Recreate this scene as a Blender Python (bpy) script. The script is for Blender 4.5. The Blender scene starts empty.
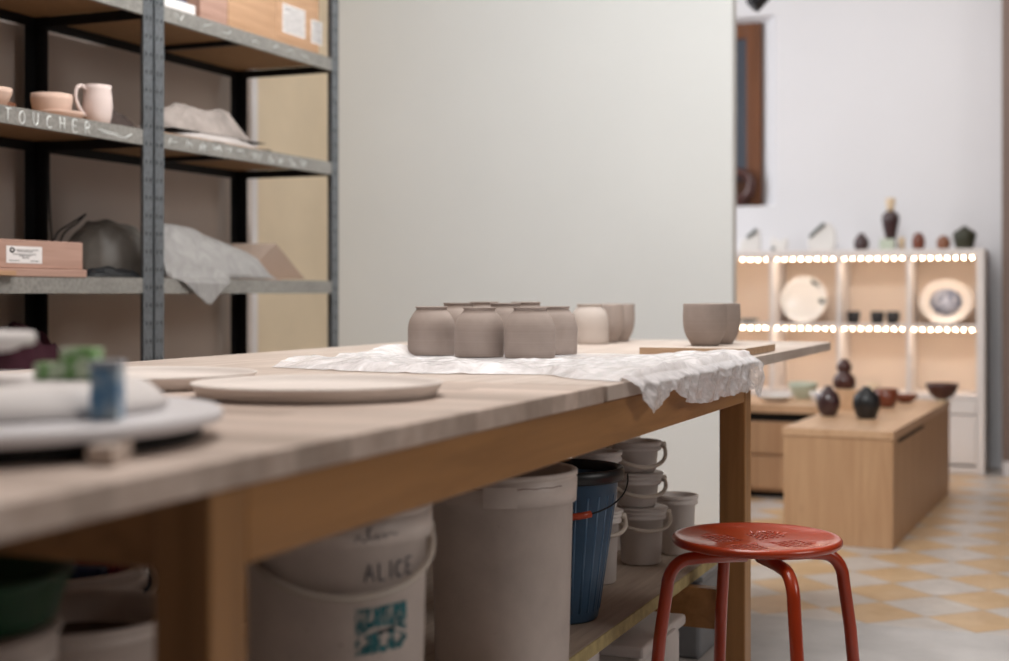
import bpy, bmesh, math, random
from mathutils import Vector, Matrix, noise
random.seed(7)
PI = math.pi
SC = bpy.context.scene
COL = SC.collection

# ------------------------------------------------------------------ camera, world, lights, exposure
TH = math.radians(22.33)          # the table and the racks run along +Y; the camera looks 22 degrees to their left
EYE = 0.92
F = 1401.4
cam_d = bpy.data.cameras.new('camera')
cam_d.lens = 50; cam_d.sensor_width = 36; cam_d.shift_y = -37.5/1009
cam_d.clip_start = 0.02
cam_d.dof.use_dof = True; cam_d.dof.focus_distance = 2.66; cam_d.dof.aperture_fstop = 2.5
cam = bpy.data.objects.new('camera', cam_d); COL.objects.link(cam)
cam.location = (0, 0, EYE); cam.rotation_euler = (PI/2, 0, TH)
SC.camera = cam

SC.view_settings.view_transform = 'Standard'
SC.view_settings.look = 'None'
SC.view_settings.gamma = 1.0
SC.view_settings.use_curve_mapping = False
SC.view_settings.exposure = 0.0
SC.cycles.use_denoising = True
SC.cycles.max_bounces = 8

world = bpy.data.worlds.new('world'); SC.world = world; world.use_nodes = True
bg = world.node_tree.nodes['Background']
bg.inputs[0].default_value = (0.95, 0.96, 1.0, 1); bg.inputs[1].default_value = 0.24

def area(name, loc, target, sx, sy, power, color):
    d = bpy.data.lights.new(name, 'AREA'); d.shape = 'RECTANGLE'; d.size = sx; d.size_y = sy
    d.energy = power; d.color = color
    o = bpy.data.objects.new(name, d); COL.objects.link(o); o.location = loc
    o.rotation_euler = (Vector(target) - Vector(loc)).to_track_quat('-Z', 'Y').to_euler()
    return o
area('workshop_window_light', (3.0, 2.2, 2.3), (-1.2, 3.3, 0.8), 2.0, 1.2, 40, (1.0, 0.96, 0.92))
area('workshop_ceiling_light', (-1.1, 2.3, 2.85), (-1.1, 2.3, 0), 1.4, 2.4, 52, (1.0, 0.95, 0.91))
area('added_wall_fill_light', (-0.9, 3.3, 2.8), (-1.7, 5.4, 1.1), 1.6, 0.5, 62, (0.92, 0.98, 1.0))  # unseen fill added to brighten the partition wall
area('showroom_ceiling_light', (-0.7, 6.3, 2.8), (-0.9, 7.2, 0.6), 1.2, 0.6, 13, (1.0, 0.96, 0.94))
area('showroom_window_light', (-3.3, 6.4, 2.0), (-0.8, 7.7, 1.3), 1.0, 1.4, 36, (0.93, 0.96, 1.0))

def at(u, yc):
    """world X, Y of what stands at picture column u and depth yc in front of the camera"""
    xc = (u-504.5)/F*yc
    return (xc*math.cos(TH)-yc*math.sin(TH), xc*math.sin(TH)+yc*math.cos(TH))

# ------------------------------------------------------------------ materials
def lin(c):
    return tuple(((v/255)/12.92 if v/255 <= 0.04045 else ((v/255+0.055)/1.055)**2.4) for v in c) + (1,)
class NT:
    def __init__(s, name, rough=0.6, metal=0.0, spec=0.5):
        s.m = bpy.data.materials.new(name); s.m.use_nodes = True
        s.t = s.m.node_tree; s.b = s.t.nodes['Principled BSDF']
        s.b.inputs['Roughness'].default_value = rough; s.b.inputs['Metallic'].default_value = metal
        s.b.inputs['Specular IOR Level'].default_value = spec
    def n(s, typ, **kw):
        nd = s.t.nodes.new(typ)
        for k, v in kw.items(): setattr(nd, k, v)
        return nd
    def l(s, a, b): s.t.links.new(a, b)
    def math(s, op, a, b=None):
        nd = s.n('ShaderNodeMath', operation=op)
        for i, v in enumerate((a, b)):
            if v is None: continue
            if isinstance(v, (int, float)): nd.inputs[i].default_value = v
            else: s.l(v, nd.inputs[i])
        return nd.outputs[0]
    def coords(s, scale=(1, 1, 1), loc=(0, 0, 0)):
        tc = s.n('ShaderNodeTexCoord'); mp = s.n('ShaderNodeMapping')
        mp.inputs['Scale'].default_value = scale; mp.inputs['Location'].default_value = loc
        s.l(tc.outputs['Object'], mp.inputs['Vector']); return mp.outputs[0]
    def noise(s, vec, scale, detail=4, rough=0.5, dist=0.0):
        nd = s.n('ShaderNodeTexNoise'); nd.inputs['Scale'].default_value = scale
        nd.inputs['Detail'].default_value = detail; nd.inputs['Roughness'].default_value = rough
        nd.inputs['Distortion'].default_value = dist
        s.l(vec, nd.inputs['Vector']); return nd.outputs['Fac']
    def ramp(s, fac, stops):
        nd = s.n('ShaderNodeValToRGB'); e = nd.color_ramp.elements
        while len(e) < len(stops): e.new(0.5)
        for i, (p, c) in enumerate(stops): e[i].position = p; e[i].color = c
        s.l(fac, nd.inputs[0]); return nd.outputs[0]
    def mix(s, fac, a, b, mode='MIX'):
        nd = s.n('ShaderNodeMixRGB', blend_type=mode)
        for i, v in zip((0, 1, 2), (fac, a, b)):
            if isinstance(v, (int, float)): nd.inputs[i].default_value = v
            elif isinstance(v, tuple): nd.inputs[i].default_value = v
            else: s.l(v, nd.inputs[i])
        return nd.outputs[0]
    def color(s, v): s.l(v, s.b.inputs['Base Color'])
    def bump(s, h, strength=0.3, dist=0.002):
        nd = s.n('ShaderNodeBump'); nd.inputs['Strength'].default_value = strength
        nd.inputs['Distance'].default_value = dist
        s.l(h, nd.inputs['Height']); s.l(nd.outputs[0], s.b.inputs['Normal'])

def plain(name, c, rough=0.6, metal=0.0, var=0.12, scale=6.0, bump=0.0, spec=0.5, coat=0.0):
    k = NT(name, rough, metal, spec); v = k.coords()
    f = k.noise(v, scale, 5, 0.6)
    a = lin(c); d = tuple(x*(1-var) for x in a[:3])+(1,); b2 = tuple(min(1, x*(1+var*0.6)) for x in a[:3])+(1,)
    k.color(k.ramp(f, [(0.3, d), (0.7, b2)]))
    if bump: k.bump(k.noise(v, scale*8, 4, 0.6), bump)
    if coat: k.b.inputs['Coat Weight'].default_value = coat; k.b.inputs['Coat Roughness'].default_value = 0.08
    return k.m
def wood(name, c1, c2, axis='Y', scale=1.0, rough=0.6, stave=0, stave_axis=1, stave_w=0.045, knots=False):
    k = NT(name, rough)
    sc = {'X': (0.6, 9, 9), 'Y': (9, 0.6, 9), 'Z': (9, 9, 0.6)}[axis]
    v = k.coords(tuple(x*scale for x in sc))
    f = k.noise(v, 4.0, 6, 0.62, 0.6)
    col = k.ramp(f, [(0.25, lin(c1)), (0.72, lin(c2))])
    if stave:
        tc = k.n('ShaderNodeTexCoord'); sx = k.n('ShaderNodeSeparateXYZ'); k.l(tc.outputs['Object'], sx.inputs[0])
        q = k.math('FLOOR', k.math('DIVIDE', sx.outputs[stave_axis], stave_w))
        q2 = k.math('FLOOR', k.math('DIVIDE', k.math('ADD', sx.outputs[0], k.math('MULTIPLY', q, 0.137)), 0.42))
        wn = k.n('ShaderNodeTexWhiteNoise', noise_dimensions='2D')
        cb = k.n('ShaderNodeCombineXYZ'); k.l(q, cb.inputs[0]); k.l(q2, cb.inputs[1]); k.l(cb.outputs[0], wn.inputs['Vector'])
        g = k.ramp(wn.outputs['Value'], [(0, (1-stave, 1-stave*1.05, 1-stave*1.1, 1)), (1, (1, 1, 1, 1))])
        col = k.mix(1.0, col, g, 'MULTIPLY')
    if knots:
        vo = k.n('ShaderNodeTexVoronoi'); vo.inputs['Scale'].default_value = 5.0
        k.l(k.coords((1, 1, 0.6)), vo.inputs['Vector'])
        kf = k.ramp(vo.outputs['Distance'], [(0.03, (1, 1, 1, 1)), (0.10, (0, 0, 0, 1))])
        col = k.mix(k.math('MULTIPLY', kf, 0.35), col, tuple(x*0.45 for x in lin(c1)[:3])+(1,))
    k.color(col); k.bump(f, 0.15, 0.001)
    return k.m
def clay(name, c, rings=260, rough=0.85, var=0.14, dark=None):
    k = NT(name, rough, spec=0.25); v = k.coords()
    tc = k.n('ShaderNodeTexCoord'); sx = k.n('ShaderNodeSeparateXYZ'); k.l(tc.outputs['Object'], sx.inputs[0])
    z = k.math('MULTIPLY', sx.outputs[2], rings)
    cb = k.n('ShaderNodeCombineXYZ'); k.l(z, cb.inputs[2])
    f = k.noise(cb.outputs[0], 1.0, 3, 0.6); g = k.noise(v, 14, 4, 0.6)
    a = lin(c)
    lo = tuple(x*(1-var) for x in a[:3])+(1,); hi = tuple(min(1, x*(1+var)) for x in a[:3])+(1,)
    k.color(k.ramp(k.math('ADD', k.math('MULTIPLY', f, 0.5), k.math('MULTIPLY', g, 0.5)), [(0.32, lo), (0.68, hi)]))
    k.bump(f, 0.35, 0.0012)
    return k.m
def plastic(name, c, rough=0.42, dirt=0.25, spots=True):
    k = NT(name, rough); v = k.coords()
    a = lin(c)
    col = k.ramp(k.noise(v, 5, 6, 0.65), [(0.3, tuple(x*(1-dirt) for x in a[:3])+(1,)), (0.62, a)])
    if spots:
        s = k.noise(v, 60, 2, 0.5)
        m = k.ramp(s, [(0.74, (0, 0, 0, 1)), (0.78, (1, 1, 1, 1))])
        col = k.mix(k.math('MULTIPLY', m, 0.55), col, lin((110, 75, 60)))
    sc = k.noise(k.coords((3, 3, 40)), 6, 3)
    k.color(col); k.bump(sc, 0.08, 0.001)
    return k.m
def metalm(name, c, rough=0.45, metal=0.75, fleck=0.25):
    k = NT(name, rough, metal); v = k.coords()
    vo = k.n('ShaderNodeTexVoronoi'); vo.inputs['Scale'].default_value = 90; k.l(v, vo.inputs['Vector'])
    a = lin(c)
    f = k.math('ADD', k.math('MULTIPLY', vo.outputs['Distance'], 0.5), k.math('MULTIPLY', k.noise(v, 9, 5, 0.7), 0.7))
    k.color(k.ramp(f, [(0.3, tuple(x*(1-fleck) for x in a[:3])+(1,)), (0.8, tuple(min(1, x*(1+fleck)) for x in a[:3])+(1,))]))
    return k.m
def glow(name, c, strength):
    k = NT(name); k.b.inputs['Base Color'].default_value = lin(c)
    k.b.inputs['Emission Color'].default_value = lin(c); k.b.inputs['Emission Strength'].default_value = strength
    return k.m
def sheet(name, c, alpha, rough=0.3, trans=0.0, crinkle=0.5, scale=40):
    k = NT(name, rough); v = k.coords()
    f = k.noise(v, scale, 6, 0.65, 1.2)
    k.b.inputs['Base Color'].default_value = lin(c)
    k.l(k.ramp(f, [(0.35, (alpha*0.8,)*3+(1,)), (0.65, (min(1, alpha*1.15),)*3+(1,))]), k.b.inputs['Alpha'])
    k.b.inputs['Sheen Weight'].default_value = 0.1
    k.bump(f, crinkle, 0.006)
    return k.m

M = {}
M['wall'] = plain('white_painted_wall', (216, 215, 213), 0.9, var=0.025, scale=1.4)
M['wall_back_room'] = plain('white_showroom_wall', (224, 223, 226), 0.9, var=0.02, scale=1.2)
M['wall_rear_blocker'] = plain('low_bounce_wall', (92, 84, 80), 0.9, var=0.05)  # kept dark so the added walls bounce little light
M['wall_grey'] = plain('greyish_alcove_wall', (206, 194, 187), 0.9, var=0.07, scale=1.1)
M['wall_brown'] = plain('brownish_wall', (126, 108, 100), 0.85, var=0.06, scale=2)
M['ceiling'] = plain('ceiling_paint', (215, 208, 200), 0.9, var=0.03)
M['ochre'] = plain('ochre_glossy_paint', (216, 196, 168), 0.35, var=0.12, scale=1.6)
M['white_trim'] = plain('white_trim_paint', (222, 216, 216), 0.5, var=0.03)
M['concrete'] = plain('worn_concrete', (186, 181, 179), 0.75, var=0.16, scale=5, bump=0.15)
M['tabletop'] = wood('pale_stave_tabletop', (196, 174, 160), (226, 209, 198), 'X', 1.0, 0.5, stave=0.4, stave_axis=1, stave_w=0.052)
M['tabletop_b'] = wood('pale_oak_tabletop', (186, 168, 156), (214, 200, 190), 'Y', 1.0, 0.5, stave=0.12, stave_axis=1, stave_w=0.09)
M['frame_wood'] = wood('orange_varnished_wood', (136, 94, 52), (180, 130, 78), 'Y', 0.7, 0.42)
M['leg_wood'] = wood('orange_varnished_leg_wood', (134, 94, 54), (178, 130, 80), 'Z', 0.7, 0.42)
M['ply'] = wood('pale_plywood', (184, 168, 156), (208, 194, 184), 'X', 1.0, 0.55)
M['ply_edge'] = wood('plywood_edge', (150, 110, 80), (214, 184, 152), 'X', 3.0, 0.6)
M['osb'] = wood('dusty_chipboard', (166, 148, 134), (196, 180, 166), 'Y', 1.5, 0.85)
M['osb_edge'] = plain('yellowish_board_edge', (176, 158, 112), 0.85, var=0.3, scale=30)
M['chip'] = plain('brown_particle_board', (150, 118, 84), 0.85, var=0.12, scale=60)
M['pine'] = wood('pale_pine_veneer', (172, 132, 98), (198, 160, 124), 'Z', 0.8, 0.5, knots=True)
M['pine_top'] = wood('pale_pine_top', (190, 150, 116), (212, 176, 142), 'Y', 0.8, 0.35)
M['box_wood'] = wood('light_box_wood', (172, 134, 102), (198, 158, 126), 'Y', 1.2, 0.6)
M['box_wood_r'] = wood('reddish_box_wood', (158, 122, 108), (190, 154, 138), 'Y', 1.2, 0.6)
M['brown_frame'] = wood('brown_window_wood', (82, 46, 22), (118, 70, 38), 'Z', 0.8, 0.35)
M['galv'] = metalm('galvanised_steel', (146, 143, 138), 0.5, 0.35)
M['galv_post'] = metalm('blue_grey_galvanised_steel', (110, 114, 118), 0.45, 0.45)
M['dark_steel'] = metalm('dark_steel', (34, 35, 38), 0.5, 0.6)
M['clay'] = clay('damp_grey_clay', (163, 149, 141))
M['clay_dry'] = clay('dry_pale_clay', (186, 174, 166), var=0.06)
M['clay_top'] = clay('pale_clay_plate', (224, 215, 209), rings=120, var=0.03, rough=0.7)
M['bisque'] = clay('pinkish_bisque', (214, 184, 168), rings=120, var=0.05)
M['mug'] = clay('pale_bisque_mug', (218, 200, 194), rings=120, var=0.04)
M['plaster'] = plain('white_plaster', (226, 221, 220), 0.6, var=0.03, scale=10)
M['white_disc'] = plain('white_laminate', (222, 220, 224), 0.4, var=0.03, scale=10)
M['bucket'] = plastic('dusty_white_plastic', (226, 212, 204), dirt=0.22)
M['bucket2'] = plastic('clean_white_plastic', (222, 214, 210), dirt=0.12, spots=False)
M['bucket_handle'] = plastic('white_plastic_handle', (212, 200, 188), dirt=0.2, spots=False)
M['blue'] = plastic('blue_plastic', (66, 98, 128), 0.35, dirt=0.3, spots=False)
M['black_pl'] = plastic('black_plastic', (22, 24, 27), 0.4, dirt=0.2, spots=False)
M['red_grip'] = plastic('orange_red_grip', (176, 66, 34), 0.4, dirt=0.1, spots=False)
M['green_pl'] = plastic('green_plastic', (18, 74, 44), 0.4, dirt=0.2, spots=False)
M['grey_pl'] = plastic('grey_plastic', (132, 134, 138), 0.5, dirt=0.2, spots=False)
M['stool'] = plain('orange_red_enamel', (176, 56, 18), 0.28, var=0.10, scale=9, coat=0.5)
M['wrap'] = sheet('crumpled_clear_plastic', (250, 248, 251), 0.74, 0.12, crinkle=0.9, scale=18)
M['wrap2'] = sheet('dusty_translucent_plastic', (158, 154, 152), 0.85, 0.4, crinkle=0.6, scale=14)
M['dark_bag'] = sheet('dark_plastic_bag', (92, 86, 80), 1.0, 0.5, crinkle=0.6, scale=10)
M['cloth_grey'] = plain('grey_cloth', (150, 139, 133), 0.95, var=0.35, scale=14, bump=0.3)
M['cloth_white'] = plain('whitish_cloth', (182, 173, 169), 0.95, var=0.12, scale=14, bump=0.3)
M['cloth_dark'] = plain('dark_brown_cloth', (62, 50, 46), 0.95, var=0.2, scale=14, bump=0.3)
M['maroon'] = plain('maroon_cloth', (58, 14, 30), 0.95, var=0.35, scale=8, bump=0.3)
M['bag_blue'] = plain('grey_blue_cloth', (74, 78, 90), 0.95, var=0.3, scale=30, bump=0.3)
M['card'] = plain('brownish_cardboard', (176, 156, 142), 0.85, var=0.06, scale=12)
M['paper'] = plain('white_paper_label', (232, 226, 224), 0.8, var=0.03, scale=40)
M['ink'] = plain('dark_ink', (46, 42, 44), 0.7, var=0.1)
M['pencil'] = plain('grey_marker', (70, 70, 84), 0.7, var=0.2)
M['chalk'] = plain('white_chalk', (228, 230, 228), 0.9, var=0.2, scale=90)
M['teal'] = plain('teal_print', (24, 104, 112), 0.6, var=0.4, scale=60)
M['ink_black'] = plain('black_print', (20, 34, 40), 0.6)
M['green_block'] = plain('green_and_white_mottled_glaze', (142, 190, 120), 0.35, var=0.4, scale=60)
def mottled(name, a, b, scale=70):
    k = NT(name, 0.3); f = k.noise(k.coords(), scale, 3, 0.6)
    k.color(k.ramp(f, [(0.42, lin(a)), (0.62, lin(b))])); return k.m
M['green_block'] = mottled('green_and_white_mottled_glaze', (104, 158, 84), (214, 226, 206), 60)
M['blue_block'] = mottled('blue_and_white_mottled_glaze', (92, 142, 184), (184, 202, 212), 60)
M['clear_cap'] = plain('greyish_clear_top', (168, 178, 190), 0.3, var=0.05)
M['white_unit'] = plain('white_furniture_foil', (226, 218, 214), 0.5, var=0.02)
M['unit_back'] = plain('warm_backing_board', (228, 208, 190), 0.8, var=0.02)
M['led'] = glow('warm_led', (255, 228, 196), 70)
M['led_base'] = plain('led_strip_base', (230, 214, 190), 0.5)
M['white_glaze'] = plain('white_glaze', (226, 222, 218), 0.25, var=0.04, coat=0.3)
M['grey_glaze'] = plain('grey_glaze', (104, 110, 108), 0.3, var=0.2, scale=20)
M['grey_blue_glaze'] = mottled('grey_blue_glaze', (120, 126, 146), (196, 196, 206), 30)
M['pink_glaze'] = plain('pale_pink_glaze', (230, 216, 204), 0.25, var=0.04, coat=0.3)
M['black_glaze'] = plain('black_glaze', (20, 20, 23), 0.45, var=0.3, coat=0.1)
M['brown_glaze'] = plain('dark_brown_glaze', (70, 34, 28), 0.35, var=0.2, coat=0.3)
M['purple_brown'] = plain('purple_brown_glaze', (58, 32, 34), 0.35, var=0.2, coat=0.4)
M['red_brown'] = plain('red_brown_glaze', (112, 54, 32), 0.35, var=0.2, coat=0.2)
M['tan_glaze'] = plain('tan_brown_glaze', (134, 86, 62), 0.4, var=0.2)
M['dark_green'] = plain('dark_olive_glaze', (52, 52, 36), 0.45, var=0.25)
M['celadon'] = plain('pale_green_glaze', (186, 194, 176), 0.3, var=0.08)
M['cream'] = plain('cream_glaze', (220, 196, 164), 0.4, var=0.06)
M['cobalt'] = plain('cobalt_blue_glaze', (74, 88, 140), 0.3, var=0.2)
M['glass_blue'] = plain('dim_blue_grey_pane', (70, 76, 86), 0.15, var=0.1, scale=2)
M['dark_void'] = plain('black_recess_and_shadow', (12, 11, 11), 0.8)  # flat black for recesses, slot and plinth; also the board's painted shadow gap
M['magenta'] = plain('magenta_wrapper', (170, 30, 84), 0.45, var=0.2)
M['navy'] = plain('navy_wrapper', (32, 54, 104), 0.45, var=0.2)
M['slip'] = plain('brown_clay_slip', (70, 48, 34), 0.8, var=0.3, scale=9)

def tile_floor():
    k = NT('ochre_and_white_cement_tiles', 0.38)
    tc = k.n('ShaderNodeTexCoord'); sx = k.n('ShaderNodeSeparateXYZ'); k.l(tc.outputs['Object'], sx.inputs[0])
    def fr(o, off, p):
        a = k.math('DIVIDE', k.math('SUBTRACT', o, off), p)
        return k.math('ABSOLUTE', k.math('SUBTRACT', a, k.math('ROUND', a)))
    d = k.math('ADD', fr(sx.outputs[0], -0.55, 0.29), fr(sx.outputs[1], 4.14, 0.293))
    v = k.coords()
    wear = k.noise(v, 7, 6, 0.7)
    dd = k.math('ADD', d, k.math('MULTIPLY', k.math('SUBTRACT', wear, 0.5), 0.06))
    och = k.ramp(wear, [(0.3, lin((182, 148, 108))), (0.7, lin((206, 176, 140)))])
    whi = k.ramp(wear, [(0.3, lin((176, 168, 162))), (0.7, lin((200, 192, 186)))])
    m = k.ramp(dd, [(0.485, (0, 0, 0, 1)), (0.505, (1, 1, 1, 1))])
    stain = k.ramp(k.noise(v, 2.2, 5, 0.7), [(0.5, (0, 0, 0, 1)), (0.72, (0.6, 0.6, 0.6, 1))])
    col = k.mix(m, och, whi)
    col = k.mix(k.math('MULTIPLY', stain, 0.5), col, lin((196, 176, 156)))
    g = k.ramp(k.math('ABSOLUTE', k.math('SUBTRACT', d, 0.5)), [(0.008, (0.78, 0.76, 0.74, 1)), (0.02, (1, 1, 1, 1))])
    k.color(k.mix(1.0, col, g, 'MULTIPLY')); k.bump(wear, 0.08)
    return k.m
M['tiles'] = tile_floor()

# ------------------------------------------------------------------ mesh helpers
def BM(): return bmesh.new()
def add_box(bm, lo, hi, rot=None, piv=None, mi=0):
    x0, y0, z0 = lo; x1, y1, z1 = hi
    vs = [Vector(p) for p in ((x0,y0,z0),(x1,y0,z0),(x1,y1,z0),(x0,y1,z0),(x0,y0,z1),(x1,y0,z1),(x1,y1,z1),(x0,y1,z1))]
    if rot is not None:
        pv = Vector(piv) if piv else (vs[0]+vs[6])/2
        vs = [rot @ (v-pv) + pv for v in vs]
    v = [bm.verts.new(p) for p in vs]
    for f in ((0,3,2,1),(4,5,6,7),(0,1,5,4),(1,2,6,5),(2,3,7,6),(3,0,4,7)):
        bm.faces.new([v[i] for i in f]).material_index = mi
    return v
def box(lo, hi, **k):
    bm = BM(); add_box(bm, lo, hi, **k); return bm
def add_lathe(bm, prof, seg=40, c=(0,0,0), sx=1, sy=1, mi=0, a0=0, wob=0):
    rings = []
    for r, z in prof:
        if r < 1e-6: rings.append([bm.verts.new((c[0], c[1], c[2]+z))])
        else:
            rings.append([bm.verts.new((c[0]+math.cos(a0+2*PI*i/seg)*r*sx, c[1]+math.sin(a0+2*PI*i/seg)*r*sy, c[2]+z)) for i in range(seg)])
    for a, b in zip(rings, rings[1:]):
        for i in range(seg):
            j = (i+1) % seg
            if len(a) == 1 and len(b) == 1: continue
            if len(a) == 1: f = bm.faces.new((a[0], b[j], b[i]))
            elif len(b) == 1: f = bm.faces.new((a[i], a[j], b[0]))
            else: f = bm.faces.new((a[i], a[j], b[j], b[i]))
            f.material_index = mi; f.smooth = True
def lathe(prof, seg=40, **k):
    bm = BM(); add_lathe(bm, prof, seg, **k); return bm
def add_tube(bm, pts, r, seg=8, closed=False, mi=0):
    pts = [Vector(p) for p in pts]; n = len(pts); rings = []
    up = None
    for i, p in enumerate(pts):
        if closed: t = (pts[(i+1) % n]-pts[i-1])
        else: t = pts[min(i+1, n-1)]-pts[max(i-1, 0)]
        t.normalize()
        if up is None:
            up = Vector((0,0,1)) if abs(t.z) < 0.9 else Vector((1,0,0))
        s = t.cross(up)
        if s.length < 1e-6: s = t.orthogonal()
        s.normalize(); up = s.cross(t).normalized()
        rr = r[i] if isinstance(r, (list, tuple)) else r
        rings.append([bm.verts.new(p + s*math.cos(2*PI*k/seg)*rr + up*math.sin(2*PI*k/seg)*rr) for k in range(seg)])
    m = n if closed else n-1
    for i in range(m):
        a, b = rings[i], rings[(i+1) % n]
        for k in range(seg):
            f = bm.faces.new((a[k], a[(k+1) % seg], b[(k+1) % seg], b[k])); f.smooth = True; f.material_index = mi
    if not closed:
        bm.faces.new(rings[0][::-1]).material_index = mi; bm.faces.new(rings[-1]).material_index = mi
def tube(pts, r, seg=8, **k):
    bm = BM(); add_tube(bm, pts, r, seg, **k); return bm
def smooth_path(pts, n=6):
    P = [Vector(p) for p in pts]; out = []
    for i in range(len(P)-1):
        p0 = P[max(i-1, 0)]; p1 = P[i]; p2 = P[i+1]; p3 = P[min(i+2, len(P)-1)]
        for k in range(n):
            t = k/n
            out.append(0.5*((2*p1)+(p2-p0)*t+(2*p0-5*p1+4*p2-p3)*t*t+(3*p1-p0-3*p2+p3)*t**3))
    out.append(P[-1]); return out

def heap(nx, ny, sx, sy, h, seed, fold=8, amp=.35, prof=None, dome=False):
    bm = BM(); rows = []
    for i in range(nx+1):
        r = []
        for j in range(ny+1):
            a, b = i/nx*2-1, j/ny*2-1
            d = max(0, 1-(abs(a)**2.4+abs(b)**2.4)**(1/2.4))
            e = min(1, d*2.4)**.6
            if dome: e = max(0, 1-a*a*.95-abs(b)**2.6)**.55*1.1 if d > 0 else 0
            hh = e*(1+amp*noise.noise(Vector((a*2+seed, b*2, 0))))
            hh += e*amp*.35*(1-abs(noise.noise(Vector((a*fold*.6+seed, b*fold*.6, 2))))*2)
            if prof: hh *= prof(a, b)
            wob = .06*noise.noise(Vector((a*3, b*3, seed)))
            r.append(bm.verts.new(((a+wob)*sx/2, (b+wob)*sy/2, max(0.0012*(1 if d > 0 else 0), h*hh*.8))))
        rows.append(r)
    for a, b in zip(rows, rows[1:]):
        for j in range(ny):
            bm.faces.new((a[j], a[j+1], b[j+1], b[j])).smooth = True
    # closed underside
    res = bmesh.ops.extrude_face_region(bm, geom=bm.faces[:])
    for v in [g for g in res['geom'] if isinstance(g, bmesh.types.BMVert)]: v.co.z = 0
    return bm
def obj(name, bm, mat, parent=None, bevel=0.0, solid=0.0, sub=0, smooth=False):
    me = bpy.data.meshes.new(name)
    bmesh.ops.recalc_face_normals(bm, faces=bm.faces[:])
    if smooth:
        for f in bm.faces: f.smooth = True
    bm.to_mesh(me); bm.free()
    for m in (mat if isinstance(mat, (list, tuple)) else [mat]): me.materials.append(m)
    o = bpy.data.objects.new(name, me); COL.objects.link(o)
    if parent is not None: o.parent = parent
    if solid:
        s = o.modifiers.new('solid', 'SOLIDIFY'); s.thickness = solid; s.offset = 0
    if bevel:
        b = o.modifiers.new('bevel', 'BEVEL'); b.width = bevel; b.segments = 2; b.limit_method = 'ANGLE'
    if sub:
        s = o.modifiers.new('sub', 'SUBSURF'); s.levels = sub; s.render_levels = sub
    return o
def thing(name, label, cat, loc=(0,0,0), rotz=0, group=None):
    o = bpy.data.objects.new(name, None); COL.objects.link(o); o.empty_display_size = 0.05
    o.location = loc; o.rotation_euler = (0, 0, rotz)
    o['label'] = label; o['category'] = cat
    if group: o['group'] = group
    return o
def tag(o, label, cat, loc=None, rotz=None, group=None):
    o['label'] = label; o['category'] = cat
    if group: o['group'] = group
    if loc is not None: o.location = loc
    if rotz is not None: o.rotation_euler = (0, 0, rotz)
    return o
def struct(name, bm, mat, parent=None, **k):
    o = obj(name, bm, mat, parent, **k)
    if parent is None: o['kind'] = 'structure'
    return o
def dup(root, label, loc, rotz=0, group=None, scale=None):
    r = root.copy(); COL.objects.link(r); r.location = loc; r.rotation_euler = (0, 0, rotz)
    r['label'] = label
    if group: r['group'] = group
    if scale: r.scale = (scale, scale, scale)
    def rec(src, dst):
        for ch in [c for c in bpy.data.objects if c.parent is src]:
            c = ch.copy(); COL.objects.link(c); c.parent = dst; rec(ch, c)
    rec(root, r)
    return r

# strokes of hand lettering, in a unit box
GL = {'A': [[(0,0),(.35,1),(.7,0)],[(.13,.38),(.6,.38)]], 'L': [[(0,1),(0,0),(.5,0)]], 'I': [[(.1,1),(.1,0)]],
      'C': [[(.6,.85),(.35,1),(.08,.8),(0,.5),(.08,.15),(.35,0),(.62,.12)]], 'E': [[(.55,1),(0,1),(0,0),(.55,0)],[(0,.52),(.42,.52)]],
      'T': [[(0,1),(.75,1)],[(.37,1),(.34,0)]], 'O': [[(.35,1),(.08,.8),(0,.45),(.15,.08),(.4,0),(.62,.2),(.68,.6),(.55,.9),(.35,1)]],
      'U': [[(0,1),(.02,.3),(.2,0),(.45,.05),(.6,.35),(.62,1)]], 'H': [[(0,1),(0,0)],[(.55,1),(.55,0)],[(0,.5),(.55,.5)]],
      'R': [[(0,0),(0,1),(.4,.95),(.5,.72),(.35,.52),(0,.5)],[(.25,.5),(.6,0)]]}
def word(text, h, adv, j=0.0):
    out = []; x = 0
    for ch in text:
        dy = random.uniform(-j, j)*h
        for s in GL.get(ch, []): out.append([(x+px*h*0.85, dy+py*h) for px, py in s])
        x += adv*{'I': 0.5, 'L': 0.82}.get(ch, 1)
    return out

# ------------------------------------------------------------------ the setting
WXL, WXR, WY0, WY1, H = -2.86, 3.2, -1.6, 8.4, 2.9
struct('floor', box((-3.6, WY0, -0.1), (WXR, 3.99, 0)), M['concrete'])
struct('floor', box((-3.6, 3.99, -0.1), (WXR, WY1, 0)), M['tiles'])
struct('ceiling', box((-3.6, WY0, H), (WXR, WY1, H+0.1)), M['ceiling'])
struct('wall_left', box((-3.14, WY0, 0), (WXL, 4.48, H)), M['wall_grey'])
struct('wall_alcove', box((-3.14, 4.481, 0), (-3.03, 5.399, H)), M['ochre'])
struct('trim_1', box((-3.029, 4.60, 0), (-3.0, 4.745, H)), M['white_trim'], bevel=0.003)
struct('wall_partition', box((-3.14, 5.40, 0), (-1.255, 5.47, H)), M['wall'], bevel=0.004)
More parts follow.
